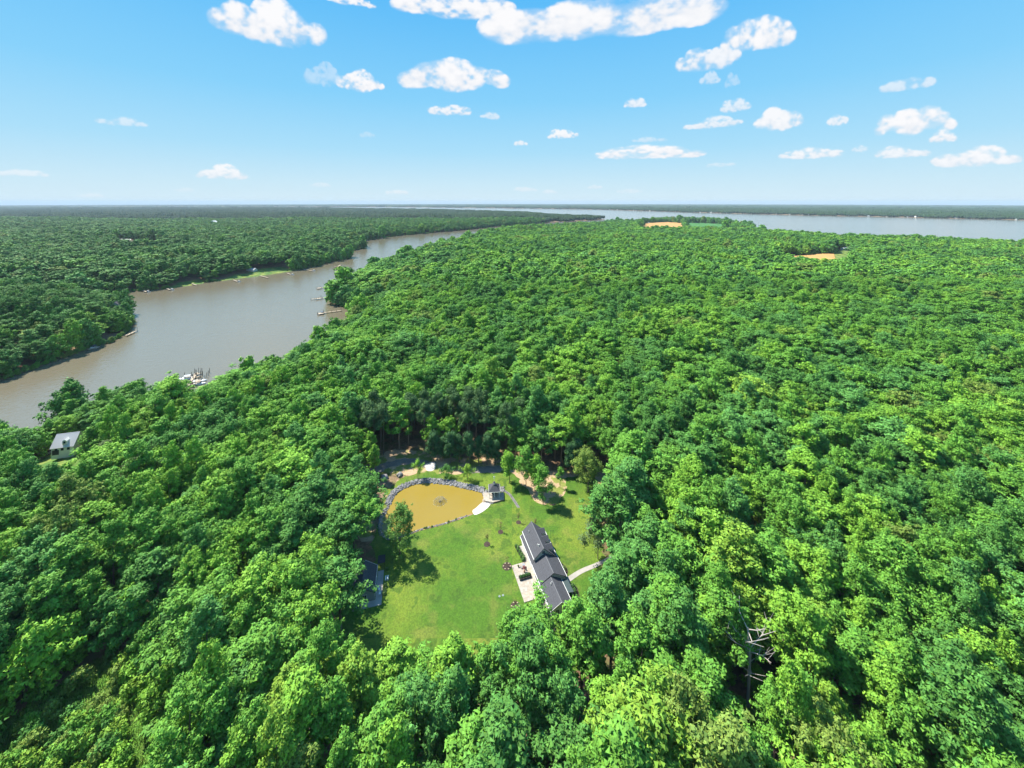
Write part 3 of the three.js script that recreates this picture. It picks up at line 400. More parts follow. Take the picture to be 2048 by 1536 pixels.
// the trees on the near side of the lawn are as tall as lets the lawn and the house be seen above them in the photograph
function fits(t) {
  const lim = [[660, 1240], [700, 1278], [770, 1288], [835, 1268], [868, 1228], [900, 1212], [960, 1216], [1010, 1226], [1050, 1214], [1080, 1230], [1098, 1256], [1108, 1256], [1114, 1200], [1150, 1178], [1190, 1160], [1230, 1120]], at1 = (u) => { for (let i = 1; i < lim.length; i++) if (u <= lim[i][0]) return mix(lim[i - 1][1], lim[i][1], (u - lim[i - 1][0]) / (lim[i][0] - lim[i - 1][0])); return 0; };
  const u = 1024 + FPX * t.x / -t.z, w = FPX * 3.4 * t.sx / -t.z; if (u < 640 || u > 1240) return true;
  let need = 0; for (let k = -2; k <= 2; k++) { const uu = u + w * k / 2; if (uu > 660 && uu < 1230) need = Math.max(need, at1(uu) - Math.abs(k) * 14); }
  const top = KINDS[t.kind][t.v % KINDS[t.kind].length].y1 + 0.8, yMax = CAM_H - (need - HORIZON) * -t.z / FPX - t.y; if (top * t.sy > yMax) t.sy = yMax / top; return t.sy > 0.5;
}
{ // saplings and bushes under the near trees
  const q = rng(2929); for (let i = 0; i < 1500; i++) { const z = -(55 + 120 * Math.sqrt(q())), x = (q() * 2 - 1) * (-z * 1.34), s = 0.35 + 0.4 * q(), ci = q() < 0.5 ? 1 : q() < 0.6 ? 0 : 4, t = q(); if (openAt(x, z) || edgeDist(clearing, x, z) < 4 || shore(x, z) < 6) continue; near.push({ kind: 'fringe', ci, x, z, y: height(x, z) - 0.2, turn: t * 6.28, sx: s, sy: s * (0.6 + 0.4 * q()), v: i % 3, tint: 0.8 + 0.4 * t }); }
}
{ // low growth along the creek's edge
  const q = rng(3131); for (let i = 0; i < creek.length; i++) { const [ax, az] = creek[i], [bx, bz] = creek[(i + 1) % creek.length], L = Math.hypot(bx - ax, bz - az); if (Math.max(az, bz) < -1700 || Math.min(az, bz) > -60) continue; const n = Math.round(L / 3.2); for (let k = 0; k < n; k++) { const t = (k + q()) / n, s = (0.32 + 0.3 * q()), o = 1.2 + 2.2 * q(), nx = (bz - az) / L, nz = -(bx - ax) / L; let x = mix(ax, bx, t), z = mix(az, bz, t); const sg = inside(creek, x + nx, z + nz) ? -1 : 1; x += nx * o * sg; z += nz * o * sg; const d = shore(x, z); if (d < 0.2 || (i > creek.length - 8 && q() < 0.5)) continue; const T = { kind: 'fringe', ci: q() < 0.4 ? 0 : q() < 0.5 ? 2 : 4, x, z, y: height(x, z, d) - 0.4, turn: q() * 6, sx: s, sy: s * 0.8, v: Math.floor(q() * 5), tint: 0.8 + 0.4 * q() }; if (!openAt(x, z)) (z > -520 ? near : midTrees).push(T); } }
}
function P_HOUSE() { return (P_HOUSE.p ??= at(132, 893, -2)); }
function edgeDistNear(x, z) { return z > -230 && Math.abs(x) < 120 ? edgeDist(clearing, x, z) : 99; }
const inFrame = (t) => { const topV = HORIZON + FPX * (CAM_H - t.y - 16 * t.sy) / -t.z, u = 1024 + FPX * t.x / -t.z; return topV < 1560 && u > -25 && u < 2073; };
near.sort((a, b) => b.z - a.z);
const single = [], rest = [];
for (const t of near) (single.length < 300 && t.kind !== 'fringe' && inFrame(t) ? single : rest).push(t);
for (const t of single) placeTree(t.kind, t.v, LEAF[t.ci], t.x, t.y, t.z, t.turn, t.sx, t.sy, ...whereIs(t));
function whereIs(t) {                                    // look first, then the landmark it grows by and how far it stands back from the lawn
  const marks = [['main house', 15, -122], ['cottage', -44, -124], ['dead bleached tree', 53, -95], ['meadow gap', -95, -92], ['entrance walk', 24, -133], ['near lawn edge', -14, -98]], d = edgeDist(clearing, t.x, t.z), m = marks.map(([n, x, z]) => [Math.hypot(x - t.x, z - t.z), n]).sort((a, b) => a[0] - b[0])[0][1];
  const back = d < 6 ? 'fringing the lawn' : d < 14 ? 'one row behind the lawn fringe' : d < 30 ? 'well inside the wood' : 'deep in the wood', size = t.sx > 1.25 ? 'broad' : t.sy < 0.8 ? 'low' : t.sy > 1.02 ? 'tall' : 'medium', l = `${size} ${GREENS[t.ci][0]} ${t.kind === 'oak' ? 'round-crowned' : 'narrow-crowned'} tree ${back}, ${d > 30 ? 'toward' : 'by'} the ${m}`;
  return [l, `${size} ${GREENS[t.ci][0]} ${t.kind === 'oak' ? 'round' : 'narrow'} trees ${back} by the ${m}`];
}
const wood = new THREE.Group(); wood.name = 'woodland'; tag(wood, 'dense summer wood of many crowns stretching to the rivers', 'wood', null, 'stuff'); scene.add(wood);
const farWood = new THREE.Group(); farWood.name = 'far_woodland'; tag(farWood, 'far-off wooded land reaching to the horizon', 'wood', null, 'stuff'); scene.add(farWood);
const D = new THREE.Object3D();
function crowd(name, geo, mat, list, parent, tinted = true) {
  if (!list.length) return; const m = new THREE.InstancedMesh(geo, mat, list.length); m.name = name; m.castShadow = m.receiveShadow = true;
  list.forEach((t, i) => { D.position.set(t.x, t.y, t.z); D.rotation.set(Math.sin(t.turn * 5) * 0.06, t.turn, Math.cos(t.turn * 7) * 0.06); D.scale.set(t.sx * (1 + 0.12 * Math.sin(t.turn * 9)), t.sy, t.sx); D.updateMatrix(); m.setMatrixAt(i, D.matrix); if (tinted) { const c = GREENS[t.ci][1]; m.setColorAt(i, lin(c[0] * t.tint, c[1] * t.tint, c[2] * t.tint)); } });
  parent.add(m); return m;
}
for (const kind of ['oak', 'poplar', 'fringe']) PROTO[kind].forEach((p, i) => {
  const mine = (l) => l.filter((t) => t.kind === kind && t.v % PROTO[kind].length === i);
  crowd('crown', p.crown, LEAF_WHITE, mine(rest), wood); crowd('trunk', p.trunk, M.bark, mine(rest.filter((t) => t.z > -260)), wood, false);
  crowd('crown', p.mid, LEAF_WHITE, mine(midTrees), wood);
});
// beyond 2.6 km: pieces of canopy, each of many small domes
{
  const dome = (q, r, h) => { const g = new THREE.IcosahedronGeometry(1, 1), p = g.attributes.position; for (let i = 0; i < p.count; i++) { const k = 0.82 + 0.36 * vnoise(p.getX(i) * 3 + q * 91, p.getZ(i) * 3 + p.getY(i) * 5, 401); p.setXYZ(i, p.getX(i) * r * k, p.getY(i) * h * k, p.getZ(i) * r * k); } g.computeVertexNormals(); return g; };
  const patch = (seed, size, n, r) => { const q = rng(seed), list = []; for (let i = 0; i < n; i++) { const g = dome(q(), r * (0.8 + 0.5 * q()), 9).translate((q() - 0.5) * size, 8 + q() * 5, (q() - 0.5) * size), c = 0.75 + 0.5 * q(), k = g.attributes.position.count, a = new Float32Array(k * 3).fill(c); g.deleteAttribute('uv'); g.setAttribute('color', new THREE.BufferAttribute(a, 3)); list.push(g); } return mergeGeometries(list); };
  const q = rng(515), sets = [[2550, 8000, 64, [patch(1, 74, 58, 6.5), patch(2, 74, 58, 6.5), patch(3, 74, 58, 6.5)]], [8000, 33000, 210, [patch(4, 240, 90, 17), patch(5, 240, 90, 17)]]];
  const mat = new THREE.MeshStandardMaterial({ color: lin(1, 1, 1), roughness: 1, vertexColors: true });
  for (const [a, b, s, geos] of sets) {
    const lists = geos.map(() => []);
    for (let z = -a; z > -b; z -= s) for (let x = z * 1.34; x < -z * 1.34; x += s) {
      const X = x + (q() - 0.5) * s * 0.5, Z = z + (q() - 0.5) * s * 0.5, w = Math.floor(q() * geos.length), turn = q() * 6.28, tone = q(), k = q(); const d = shore(X, Z); if (d < s * 0.35) continue;
      if (openAt(X, Z)) continue;
      lists[w].push({ x: X, z: Z, y: height(X, Z, d) - 1.5, turn, sx: 1, sy: 0.8 + 0.45 * k, ci: tone < 0.45 ? 2 : tone < 0.8 ? 3 : 0, tint: 0.18 + 0.12 * k });  // low tint paints in the leaf self-shadow that solid domes lack
    }
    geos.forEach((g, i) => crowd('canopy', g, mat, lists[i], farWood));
    console.log('far pieces', lists.map((l) => l.length).join(' '));
  }
}
console.log('trees', single.length, rest.length, midTrees.length, 'last single z', single[single.length - 1].z);
// ------------------------------------------------------------------ the main house: local x across, z towards the camera, far end at z = -27
function pane(parent, w, h, x, y, z, turn, name = 'window') {     // a framed window on a wall, facing local +z turned by turn
  const f = part(name, merge([box(w + 0.16, 0.08, 0.08, 0, h / 2, 0), box(w + 0.22, 0.08, 0.12, 0, -h / 2 - 0.08, 0), box(0.08, h, 0.08, -w / 2 - 0.04, -h / 2, 0), box(0.08, h, 0.08, w / 2 + 0.04, -h / 2, 0), box(0.04, h, 0.05, 0, -h / 2, 0)]), M.trim, parent);
  f.position.set(x, y, z); f.rotation.y = turn; part('pane', box(w, h, 0.03, 0, -h / 2, -0.015), M.glass, f); return f;
}
const TH = 0.307, HOUSE = [11.3, 0, -114.8];
const toWorld = ([x, z], o = HOUSE, th = TH) => [o[0] + x * Math.cos(th) + z * Math.sin(th), o[2] - x * Math.sin(th) + z * Math.cos(th)];
{
  const h = thing('main_house', 'long white house with dark shingle roofs, dormers and paved patio', 'house', HOUSE, TH), W = -Math.PI / 2, E = Math.PI / 2;
  part('wall', prism([[0.2, 0], [6.5, 0], [6.5, 2.55], [3.3, 4.05], [0.2, 2.55]], -8.5, -0.3), M.siding, h);
  part('wall', prism([[0.2, 0], [8.4, 0], [8.4, 2.7], [4.3, 4.85], [0.2, 2.7]], -15.6, -8.5), M.siding, h);
  part('wall', prism([[0.2, 0], [8.4, 0], [8.4, 2.75], [3.9, 6.7], [0.95, 4.4], [0.95, 3.25], [0.2, 2.7]], -26.7, -15.6), M.siding, h);
  const gable = (x0, y0, xr, yr, x1, y1, z0, z1) => { part('roof', slab([[x0, y0, z1], [x0, y0, z0], [xr, yr, z0], [xr, yr, z1]], 0.14), M.roof, h); part('roof', slab([[x1, y1, z0], [x1, y1, z1], [xr, yr, z1], [xr, yr, z0]], 0.14), M.roof, h); part('ridge_cap', prism([[xr - 0.16, yr - 0.06], [xr + 0.16, yr - 0.06], [xr, yr + 0.05]], z0, z1), std([0.13, 0.135, 0.15], 0.9), h); };
  gable(-0.2, 2.55, 3.3, 4.25, 6.8, 2.55, -8.48, 0); gable(-0.2, 2.72, 4.3, 5.05, 8.8, 2.72, -15.58, -8.2); gable(0.5, 4.25, 3.9, 6.92, 8.85, 2.6, -27, -15.3);
  part('lean_to_roof', slab([[-0.25, 2.6, -15.7], [-0.25, 2.6, -27], [0.98, 3.5, -27], [0.98, 3.5, -15.7]], 0.12), M.roof, h);
  for (const [x, y, z0, z1] of [[-0.27, 2.42, -8.4, 0], [6.87, 2.42, -8.1, 0], [-0.27, 2.58, -15.5, -8.2], [8.87, 2.58, -15.3, -8.2], [0.43, 4.12, -27, -15.3], [8.92, 2.46, -27, -15.3], [-0.32, 2.46, -27, -15.7]]) part('gutter', box(0.14, 0.13, z1 - z0, x, y, (z0 + z1) / 2), M.trim, h);
  for (const [a, b] of [[[-0.2, 2.45, 0.03], [3.3, 4.15, 0.03]], [[3.3, 4.15, 0.03], [6.8, 2.45, 0.03]], [[-0.2, 2.62, -27.03], [0.98, 3.4, -27.03]]]) part('rake_board', bar(a, b, 0.08, 0.08, 4), M.trim, h);
  for (const z of [-17.6, -20.9, -24.2]) {               // dormers look right, out of the long slope
    const d = part('dormer', prism([[-0.95, 0], [0.95, 0], [0.95, 1.2], [0, 1.85], [-0.95, 1.2]], 0, 2.9), M.siding, h); d.position.set(4.6, 3.95, z); d.rotation.y = E;
    part('dormer_roof', merge([slab([[-1.15, 1.1, 3.1], [-1.15, 1.1, -0.6], [0, 1.98, -0.6], [0, 1.98, 3.1]], 0.1), slab([[1.15, 1.1, -0.6], [1.15, 1.1, 3.1], [0, 1.98, 3.1], [0, 1.98, -0.6]], 0.1)]), M.roof, d); pane(d, 0.8, 0.95, 0, 0.72, 2.93, 0);
  }
  part('porch_roof', slab([[8.9, 2.15, -8.1], [8.9, 2.15, -3.6], [6.6, 2.5, -3.6], [6.6, 2.5, -8.1]], 0.1), M.greenRoof, h);
  for (const z of [-7.9, -5.8, -3.8]) part('porch_post', box(0.14, 2.1, 0.14, 8.7, 0, z), M.trim, h);
  for (const [z, w, y, hh] of [[-1.8, 1, 1.5, 1.2], [-4.2, 1.1, 1.5, 1.2], [-10, 1.7, 1.2, 2.0], [-12.4, 1.7, 1.2, 2.0], [-14.6, 1, 1.5, 1.2], [-17.4, 1.1, 1.45, 1.3], [-20, 1.1, 1.45, 1.3], [-22.6, 1.1, 1.45, 1.3], [-25, 1.1, 1.45, 1.3]]) pane(h, w, hh, 0.16, y, z, W);
  for (const z of [-17.5, -20.3, -23.1, -25.4]) pane(h, 0.9, 0.6, 0.91, 3.85, z, W);
  pane(h, 0.9, 1, 3.9, 5.35, -15.56, 0); pane(h, 1, 1.2, 2, 1.5, -0.26, 0); pane(h, 1, 1.2, 4.6, 1.5, -0.26, 0);
  for (const z of [-10.5, -13.2, -18, -21, -24]) pane(h, 1.1, 1.3, 8.44, 1.5, z, E);
  const door = part('door', box(0.06, 2.1, 1, 0.16, 0.1, -7), M.brownDoor, h); part('handle', box(0.05, 0.12, 0.05, -0.0, 1.1, -6.65), M.metal, door);
  for (const [x, y, z, r] of [[3.0, 6.1, -17.4, 0.16], [2.7, 5.9, -17.9, 0.1], [2.4, 3.75, -6.1, 0.1], [2.8, 3.95, -6.2, 0.08], [2.0, 5.5, -24.4, 0.07]]) part('vent_pipe', cyl(r, r, 0.65, x, y, z), M.trim, h);
}
const localPoly = (pts) => pts.map((p) => toWorld(p));
{
  const p = new THREE.Mesh(slabSheet(localPoly([[-5.75, -19.7], [0.19, -19.7], [0.19, -7.0], [-5.75, -7.0]]), 0.16, 0.2), M.patio); p.name = 'patio'; p.userData.kind = 'structure'; p.receiveShadow = true; scene.add(p);
  struct('doorstep', slabSheet(localPoly([[-1.7, -5.4], [0.18, -5.4], [0.18, -3.2], [-1.7, -3.2]]), 0.17, 0.2), M.concrete);
  struct('side_walk', slabSheet(localPoly([[-1.4, -19.72], [0.18, -19.72], [0.18, -26], [-0.9, -26]]), 0.1, 0.12), M.concrete);
  struct('entrance_walk', slabSheet([...smooth([toWorld([8.6, -10.2]), at(1160, 1139), at(1192, 1126), at(1222, 1112)], 14, false), ...smooth([at(1224, 1117), at(1194, 1134), at(1163, 1148), toWorld([8.6, -8.4])], 14, false)], 0.09, 0.12), M.concrete);
}
// beds of mulch with their shrubs
const SHRUB = (() => { const q = rng(71), c = []; for (let i = 0; i < 9; i++) c.push([(q() - 0.5) * 0.5, 0.3 + 0.35 * q(), (q() - 0.5) * 0.5, 0.28 + 0.1 * q(), 0.9]); return leafCloud(c, rng(72), { per: 240, leaf: 0.11, slim: 0.6 }); })();
const shrubMats = [leafMat([0.045, 0.12, 0.03]), leafMat([0.075, 0.15, 0.04]), leafMat([0.2, 0.08, 0.07])];
function shrub(x, z, s, mi, label, group, y = 0.06) { const m = solo('shrub', SHRUB, shrubMats[mi], label, 'shrub', group); m.position.set(x, y, z); m.scale.setScalar(s); m.rotation.y = x * 7; return m; }
const bed = (poly, n, s) => struct('mulch_bed', sheet(ragged(poly, n, 0.5, s), 0.075), M.mulch);
bed([[-1.6, -19.9], [-1.9, -22], [-2.4, -25.5], [-2.3, -27.2], [-1.3, -26.8], [-1.0, -24], [-0.6, -20.2]].map((p) => toWorld(p)), 30, 401);
bed([[-2.4, -6.2], [-3.0, -3.5], [-2.8, 0.5], [-1.8, 3], [0, 3], [0.1, 0.2], [0.15, -3.1], [-1.8, -3.3], [-1.2, -6.0]].map((p) => toWorld(p)), 34, 403);
bed([[8.95, -11.2], [10.4, -11.4], [11.2, -13.2], [10.6, -15.5], [8.95, -15.8]].map((p) => toWorld(p)), 24, 405);
bed([[9, -8.0], [10.5, -8.3], [11.3, -6.6], [10.8, -3.5], [9.2, -1.5], [7, -1.5], [7, -3.4], [8.95, -3.5]].map((p) => toWorld(p)), 26, 407);
{
  const q = rng(88);
  for (let i = 0; i < 9; i++) { const [x, z] = toWorld([-1.35 - 0.08 * i + (i % 2) * 0.35, -20.4 - i * 0.72]); shrub(x, z, 1 + 0.4 * q(), i % 2, 'low green shrub in the narrow mulch bed along the two-storey wall', 'shrubs along the two-storey wall'); }
  for (let i = 0; i < 12; i++) { const [x, z] = toWorld([-2.2 + (i % 3) * 0.75, -5.6 + Math.floor(i / 3) * 1.9 + q() * 0.5]); shrub(x, z, 1 + 0.5 * q(), i % 2, 'green shrub in the mulch bed beside the pale doorstep', 'shrubs beside the doorstep'); }
  for (const [a, b] of [[9.7, -12.2], [10.2, -13.4], [9.6, -14.6]]) { const [x, z] = toWorld([a, b]); shrub(x, z, 1.3, 1, 'shrub in the rounded bed beyond the entrance walk', 'shrubs beyond the entrance walk'); }
  for (const [a, b] of [[10.2, -6.8], [10.0, -5.3], [9.6, -3.4]]) { const [x, z] = toWorld([a, b]); shrub(x, z, 1.5, 0, 'dark shrub in the bed beside the green porch roof', 'shrubs beside the porch'); }
}
function sapling(u, v, h, label, rbed = 1.25, dense = 1) {
  const [x, z] = at(u, v), t = thing('sapling', label, 'sapling', [x, 0.05, z]), q = rng(u * 31 + 5), cl = [];
  part('trunk', merge([bar([0, -0.1, 0], [0.06, h * 0.6, 0], 0.055, 0.035, 6), ...[0, 1, 2, 3].map((i) => bar([0.06, h * 0.45, 0], [Math.cos(i * 1.7) * 0.5, h * (0.72 + 0.08 * i), Math.sin(i * 1.7) * 0.5], 0.025, 0.01, 4))]), M.bark, t);
  for (let i = 0; i < 9; i++) cl.push([(q() - 0.5) * 0.75, h * (0.5 + 0.45 * q()), (q() - 0.5) * 0.75, 0.3 + 0.16 * q(), 1]);
  part('crown', leafCloud(cl, q, { per: 95 * dense, leaf: 0.13, low: -0.9 }), leafMatOnce('sapling', [0.10, 0.10, 0.035]), t);
  struct('mulch_bed', sheet(ragged(Array.from({ length: 12 }, (_, i) => [x + Math.cos(i * 0.5236) * rbed, z + Math.sin(i * 0.5236) * rbed]), 26, 0.25, 500 + Math.round(u)), 0.08), M.mulch);
  return t;
}
sapling(1037, 1045, 3.6, 'staked young tree in mulch below the end of the stone path', 0.95); sapling(1001, 1064, 3.7, 'staked young tree in mulch between path sapling and lawn sapling', 1.0); sapling(974, 1089, 3.9, 'staked young tree in mulch on open lawn nearest the pond wall', 1.1);
sapling(1014, 1133, 3.2, 'thin-leaved sapling in a wide mulch circle touching the patio corner', 1.55, 0.35); sapling(1031, 1213, 2.2, 'small sapling in the mulch circle at the near patio corner', 1.5, 0.3); sapling(1071, 1056, 3.6, 'young tree half hidden behind the far gable of the house', 1.0);
{ // garden edging stones round the patio-corner beds
  const g = new THREE.IcosahedronGeometry(0.2, 1), pale = std([0.45, 0.4, 0.24], 0.9);
  for (const [u, v] of [[1014, 1133], [1031, 1213]]) { const [x, z] = at(u, v); for (let i = 0; i < 6; i++) { const s = solo('garden_stone', g, pale, 'pale stone set in a round mulch bed at the patio corner', 'stone', 'stones in the patio beds'); s.position.set(x + Math.cos(i * 1.05) * 1.15, 0.14, z + Math.sin(i * 1.05) * 1.15); s.scale.set(1.3, 0.7, 1); } }
}
{ // patio furniture
  const put = (lx, lz) => { const [x, z] = toWorld([lx, lz]); return [x, 0.165, z]; };
  const pl = thing('planter', 'long dark raised planter with clipped shrubs across the patio', 'planter', put(-2.9, -14.4), TH);
  part('trough', merge([box(3.9, 0.55, 0.12, 0, 0, 0.62), box(3.9, 0.55, 0.12, 0, 0, -0.62), box(0.12, 0.55, 1.12, 1.89, 0, 0), box(0.12, 0.55, 1.12, -1.89, 0, 0)]), std([0.06, 0.06, 0.055], 0.8), pl); part('soil', box(3.64, 0.42, 1.1, 0, 0, 0), M.mulch, pl);
  for (const x of [-1.4, -0.5, 0.45, 1.35]) { const b = part('bush', SHRUB, shrubMats[0], pl); b.position.set(x, 0.35, 0); b.scale.setScalar(1.05); }
  const rp = thing('potted_tree', 'red-leaved small tree in a pot behind the long planter', 'plant', put(-2.5, -16.2), 0); part('pot', cyl(0.25, 0.34, 0.5, 0, 0, 0, 12), M.brick, rp); part('stem', cyl(0.035, 0.025, 1, 0, 0.4, 0, 6), M.bark, rp); const rc = part('crown', SHRUB, shrubMats[2], rp); rc.position.y = 1.0; rc.scale.setScalar(1.25);
  const tb = thing('patio_table', 'round metal patio table with two chairs near the wall', 'table', put(-2.1, -18.0), 0); part('top', cyl(0.55, 0.55, 0.05, 0, 0.7, 0, 20), M.metal, tb); part('base', cyl(0.28, 0.05, 0.7, 0, 0, 0, 10), M.dark, tb);
  for (const [dx, dz] of [[-0.95, 0.1], [0.2, 0.95]]) { const [x, y, z] = put(-2.1 + dx, -18 + dz), c = thing('patio_chair', 'metal chair drawn up to the round patio table', 'chair', [x, y, z], Math.atan2(dx, dz), 'chairs at the patio table'); part('seat', box(0.45, 0.05, 0.45, 0, 0.42, 0), M.metal, c); part('backrest', box(0.45, 0.5, 0.05, 0, 0.47, 0.22), M.metal, c); for (const [a, b] of [[-1, -1], [1, -1], [-1, 1], [1, 1]]) part('leg', cyl(0.02, 0.02, 0.42, a * 0.2, 0, b * 0.2, 5), M.dark, c); }
  const cp = thing('plant_pot', 'small clay pot with a green plant on the patio', 'plant pot', put(-3.8, -18.5), 0); part('pot', cyl(0.18, 0.26, 0.36, 0, 0, 0, 12), M.brick, cp); const cf = part('plant', SHRUB, shrubMats[1], cp); cf.position.y = 0.25; cf.scale.setScalar(0.6);
  const ac = thing('heat_pump', 'grey heat pump box beside the house wall at the patio end', 'heat pump', (() => { const [x, z] = toWorld([-0.75, -6.4]); return [x, 0.05, z]; })(), TH); part('casing', box(0.9, 0.85, 0.9, 0, 0.05, 0), std([0.35, 0.36, 0.36], 0.6), ac); part('fan_grille', cyl(0.36, 0.36, 0.03, 0, 0.9, 0, 20), M.dark, ac); part('base', box(1.05, 0.05, 1.05, 0, 0, 0), M.concrete, ac);
  const gr = thing('grill', 'black covered grill beside the patio corner against the wall', 'grill', (() => { const [x, z] = toWorld([-0.9, -7.6]); return [x, 0.165, z]; })(), TH); part('lid', new THREE.CylinderGeometry(0.33, 0.33, 0.8, 12, 1, false, 0, Math.PI).rotateZ(Math.PI / 2).rotateY(Math.PI / 2).translate(0, 0.85, 0), M.dark, gr); part('cabinet', box(0.6, 0.85, 0.85, 0, 0, 0), M.dark, gr);
  for (const [u, v] of [[999, 1193], [1006, 1191]]) { const [x, z] = at(u, v), m = solo('access_cover', cyl(0.34, 0.34, 0.08, 0, 0, 0, 18), std([0.20, 0.25, 0.24], 0.8), 'pale round access cover set in the open lawn', 'cover', 'covers in the lawn'); m.position.set(x, 0.03, z); }
  for (const [u, v, hh] of [[1101.6, 1076, 2.4], [1106, 1074, 2.1]]) { const [x, z] = at(u, v), t = thing('lamp_post', 'slim black post standing on the lawn behind the dormers', 'post', [x, 0.03, z], 0, 'black posts on the lawn'); part('pole', cyl(0.06, 0.05, hh, 0, 0, 0, 8), M.dark, t); part('head', merge([cyl(0.07, 0.15, 0.25, 0, hh, 0, 8), cyl(0.16, 0.02, 0.14, 0, hh + 0.25, 0, 8)]), M.dark, t); }
  const hose = new THREE.CatmullRomCurve3([[1045, 1088], [1038, 1091], [1033, 1096], [1033, 1100], [1037, 1099]].map(([u, v]) => { const [x, z] = at(u, v); return new THREE.Vector3(x, 0.09, z); })); solo('garden_hose', new THREE.TubeGeometry(hose, 40, 0.05, 6), M.dark, 'dark garden hose lying curled on the grass by the wall', 'hose');
}
// ------------------------------------------------------------------ the cottage under the trees on the left
{
  const O = [-38.9, 0, -119.1], th = 0.245, c = thing('cottage', 'blue-grey cottage with dark roof half hidden under trees', 'cottage', O, th);
  part('wall', prism([[-9.2, 0], [-2.4, 0], [-2.4, 2.5], [-5.8, 4.6], [-9.2, 2.5]], -11, -4.4), M.sidingBlue, c);
  part('wall', prism([[-8, 0], [-2.1, 0], [-2.1, 2.3], [-5, 3.9], [-8, 2.3]], -4.4, -2.2), M.sidingBlue, c);
  for (const [x0, y0, xr, yr, x1, z0, z1] of [[-9.6, 2.45, -5.8, 4.8, -2.0, -11.3, -4.2], [-8.35, 2.25, -5, 4.1, -1.75, -4.2, -1.9]]) { part('roof', slab([[x0, y0, z1], [x0, y0, z0], [xr, yr, z0], [xr, yr, z1]], 0.13), M.roof, c); part('roof', slab([[x1, y0, z0], [x1, y0, z1], [xr, yr, z1], [xr, yr, z0]], 0.13), M.roof, c); part('gutter', box(0.13, 0.12, z1 - z0, x1 + 0.05, y0 - 0.12, (z0 + z1) / 2), M.trim, c); part('rake_board', bar([x1, y0 - 0.05, z0 - 0.04], [xr, yr - 0.05, z0 - 0.04], 0.08, 0.08, 4), M.trim, c); }
  pane(c, 1, 1.2, -2.06, 1.4, -3.3, Math.PI / 2); pane(c, 1, 1.2, -2.36, 1.4, -6, Math.PI / 2); pane(c, 1.2, 1.2, -5, 1.4, -2.16, 0); pane(c, 1, 1.2, -2.36, 1.4, -9, Math.PI / 2);
  const w = (p) => toWorld(p, O, th);
  struct('cottage_patio', slabSheet([[-8.5, -2.0], [-8.5, 0], [0, 0], [0, -11.6], [-1.9, -11.6], [-1.9, -2.0]].map(w), 0.14, 0.18), M.concrete);
  { const [x, z] = w([-0.9, -13.4]), t = thing('canopy_shelter', 'dark flat-topped shelter at the far end of the cottage patio', 'shelter', [x, 0.04, z], th); part('top', box(2.3, 0.12, 3.0, 0, 2.2, 0), std([0.035, 0.04, 0.05], 0.9), t); for (const [a, b] of [[-1, -1], [1, -1], [-1, 1], [1, 1]]) part('post', box(0.1, 2.2, 0.1, a * 1.05, 0, b * 1.4), M.dark, t); }
  for (const [dx, dz] of [[0.75, -8.2], [1.4, -8.2]]) { const [x, z] = w([dx, dz]), t = thing('garden_bench', 'narrow white bench on the grass beside the cottage patio', 'bench', [x, 0.04, z], th, 'white benches by the cottage'); part('seat', box(0.42, 0.06, 1.5, 0, 0.42, 0), M.trim, t); for (const s of [-1, 1]) part('leg', box(0.36, 0.42, 0.08, 0, 0, s * 0.6), M.trim, t); }
  for (const [dx, dz] of [[-1.0, -4.8], [-0.7, -3.3]]) { const [x, z] = w([dx, dz]), t = thing('deck_chair', 'white deck chair on the cottage patio beside the wall', 'chair', [x, 0.145, z], th, 'deck chairs on the cottage patio'); part('seat', box(0.6, 0.05, 0.6, 0, 0.35, 0), M.trim, t); const b = part('backrest', box(0.6, 0.7, 0.05, 0, 0, 0), M.trim, t); b.position.set(0, 0.36, -0.28); b.rotation.x = -0.3; for (const [a, d] of [[-1, -1], [1, -1], [-1, 1], [1, 1]]) part('leg', box(0.05, 0.35, 0.05, a * 0.26, 0, d * 0.26), M.trim, t); }
  for (const [dx, dz, s] of [[0.8, -5.6, 1.2], [0.7, -4.3, 1.1], [0.6, -3.2, 1.3], [0.9, -11.4, 1.2]]) { const [x, z] = w([dx, dz]); shrub(x, z, s, 1, 'small shrub beside the cottage patio edge', 'shrubs by the cottage'); }
}
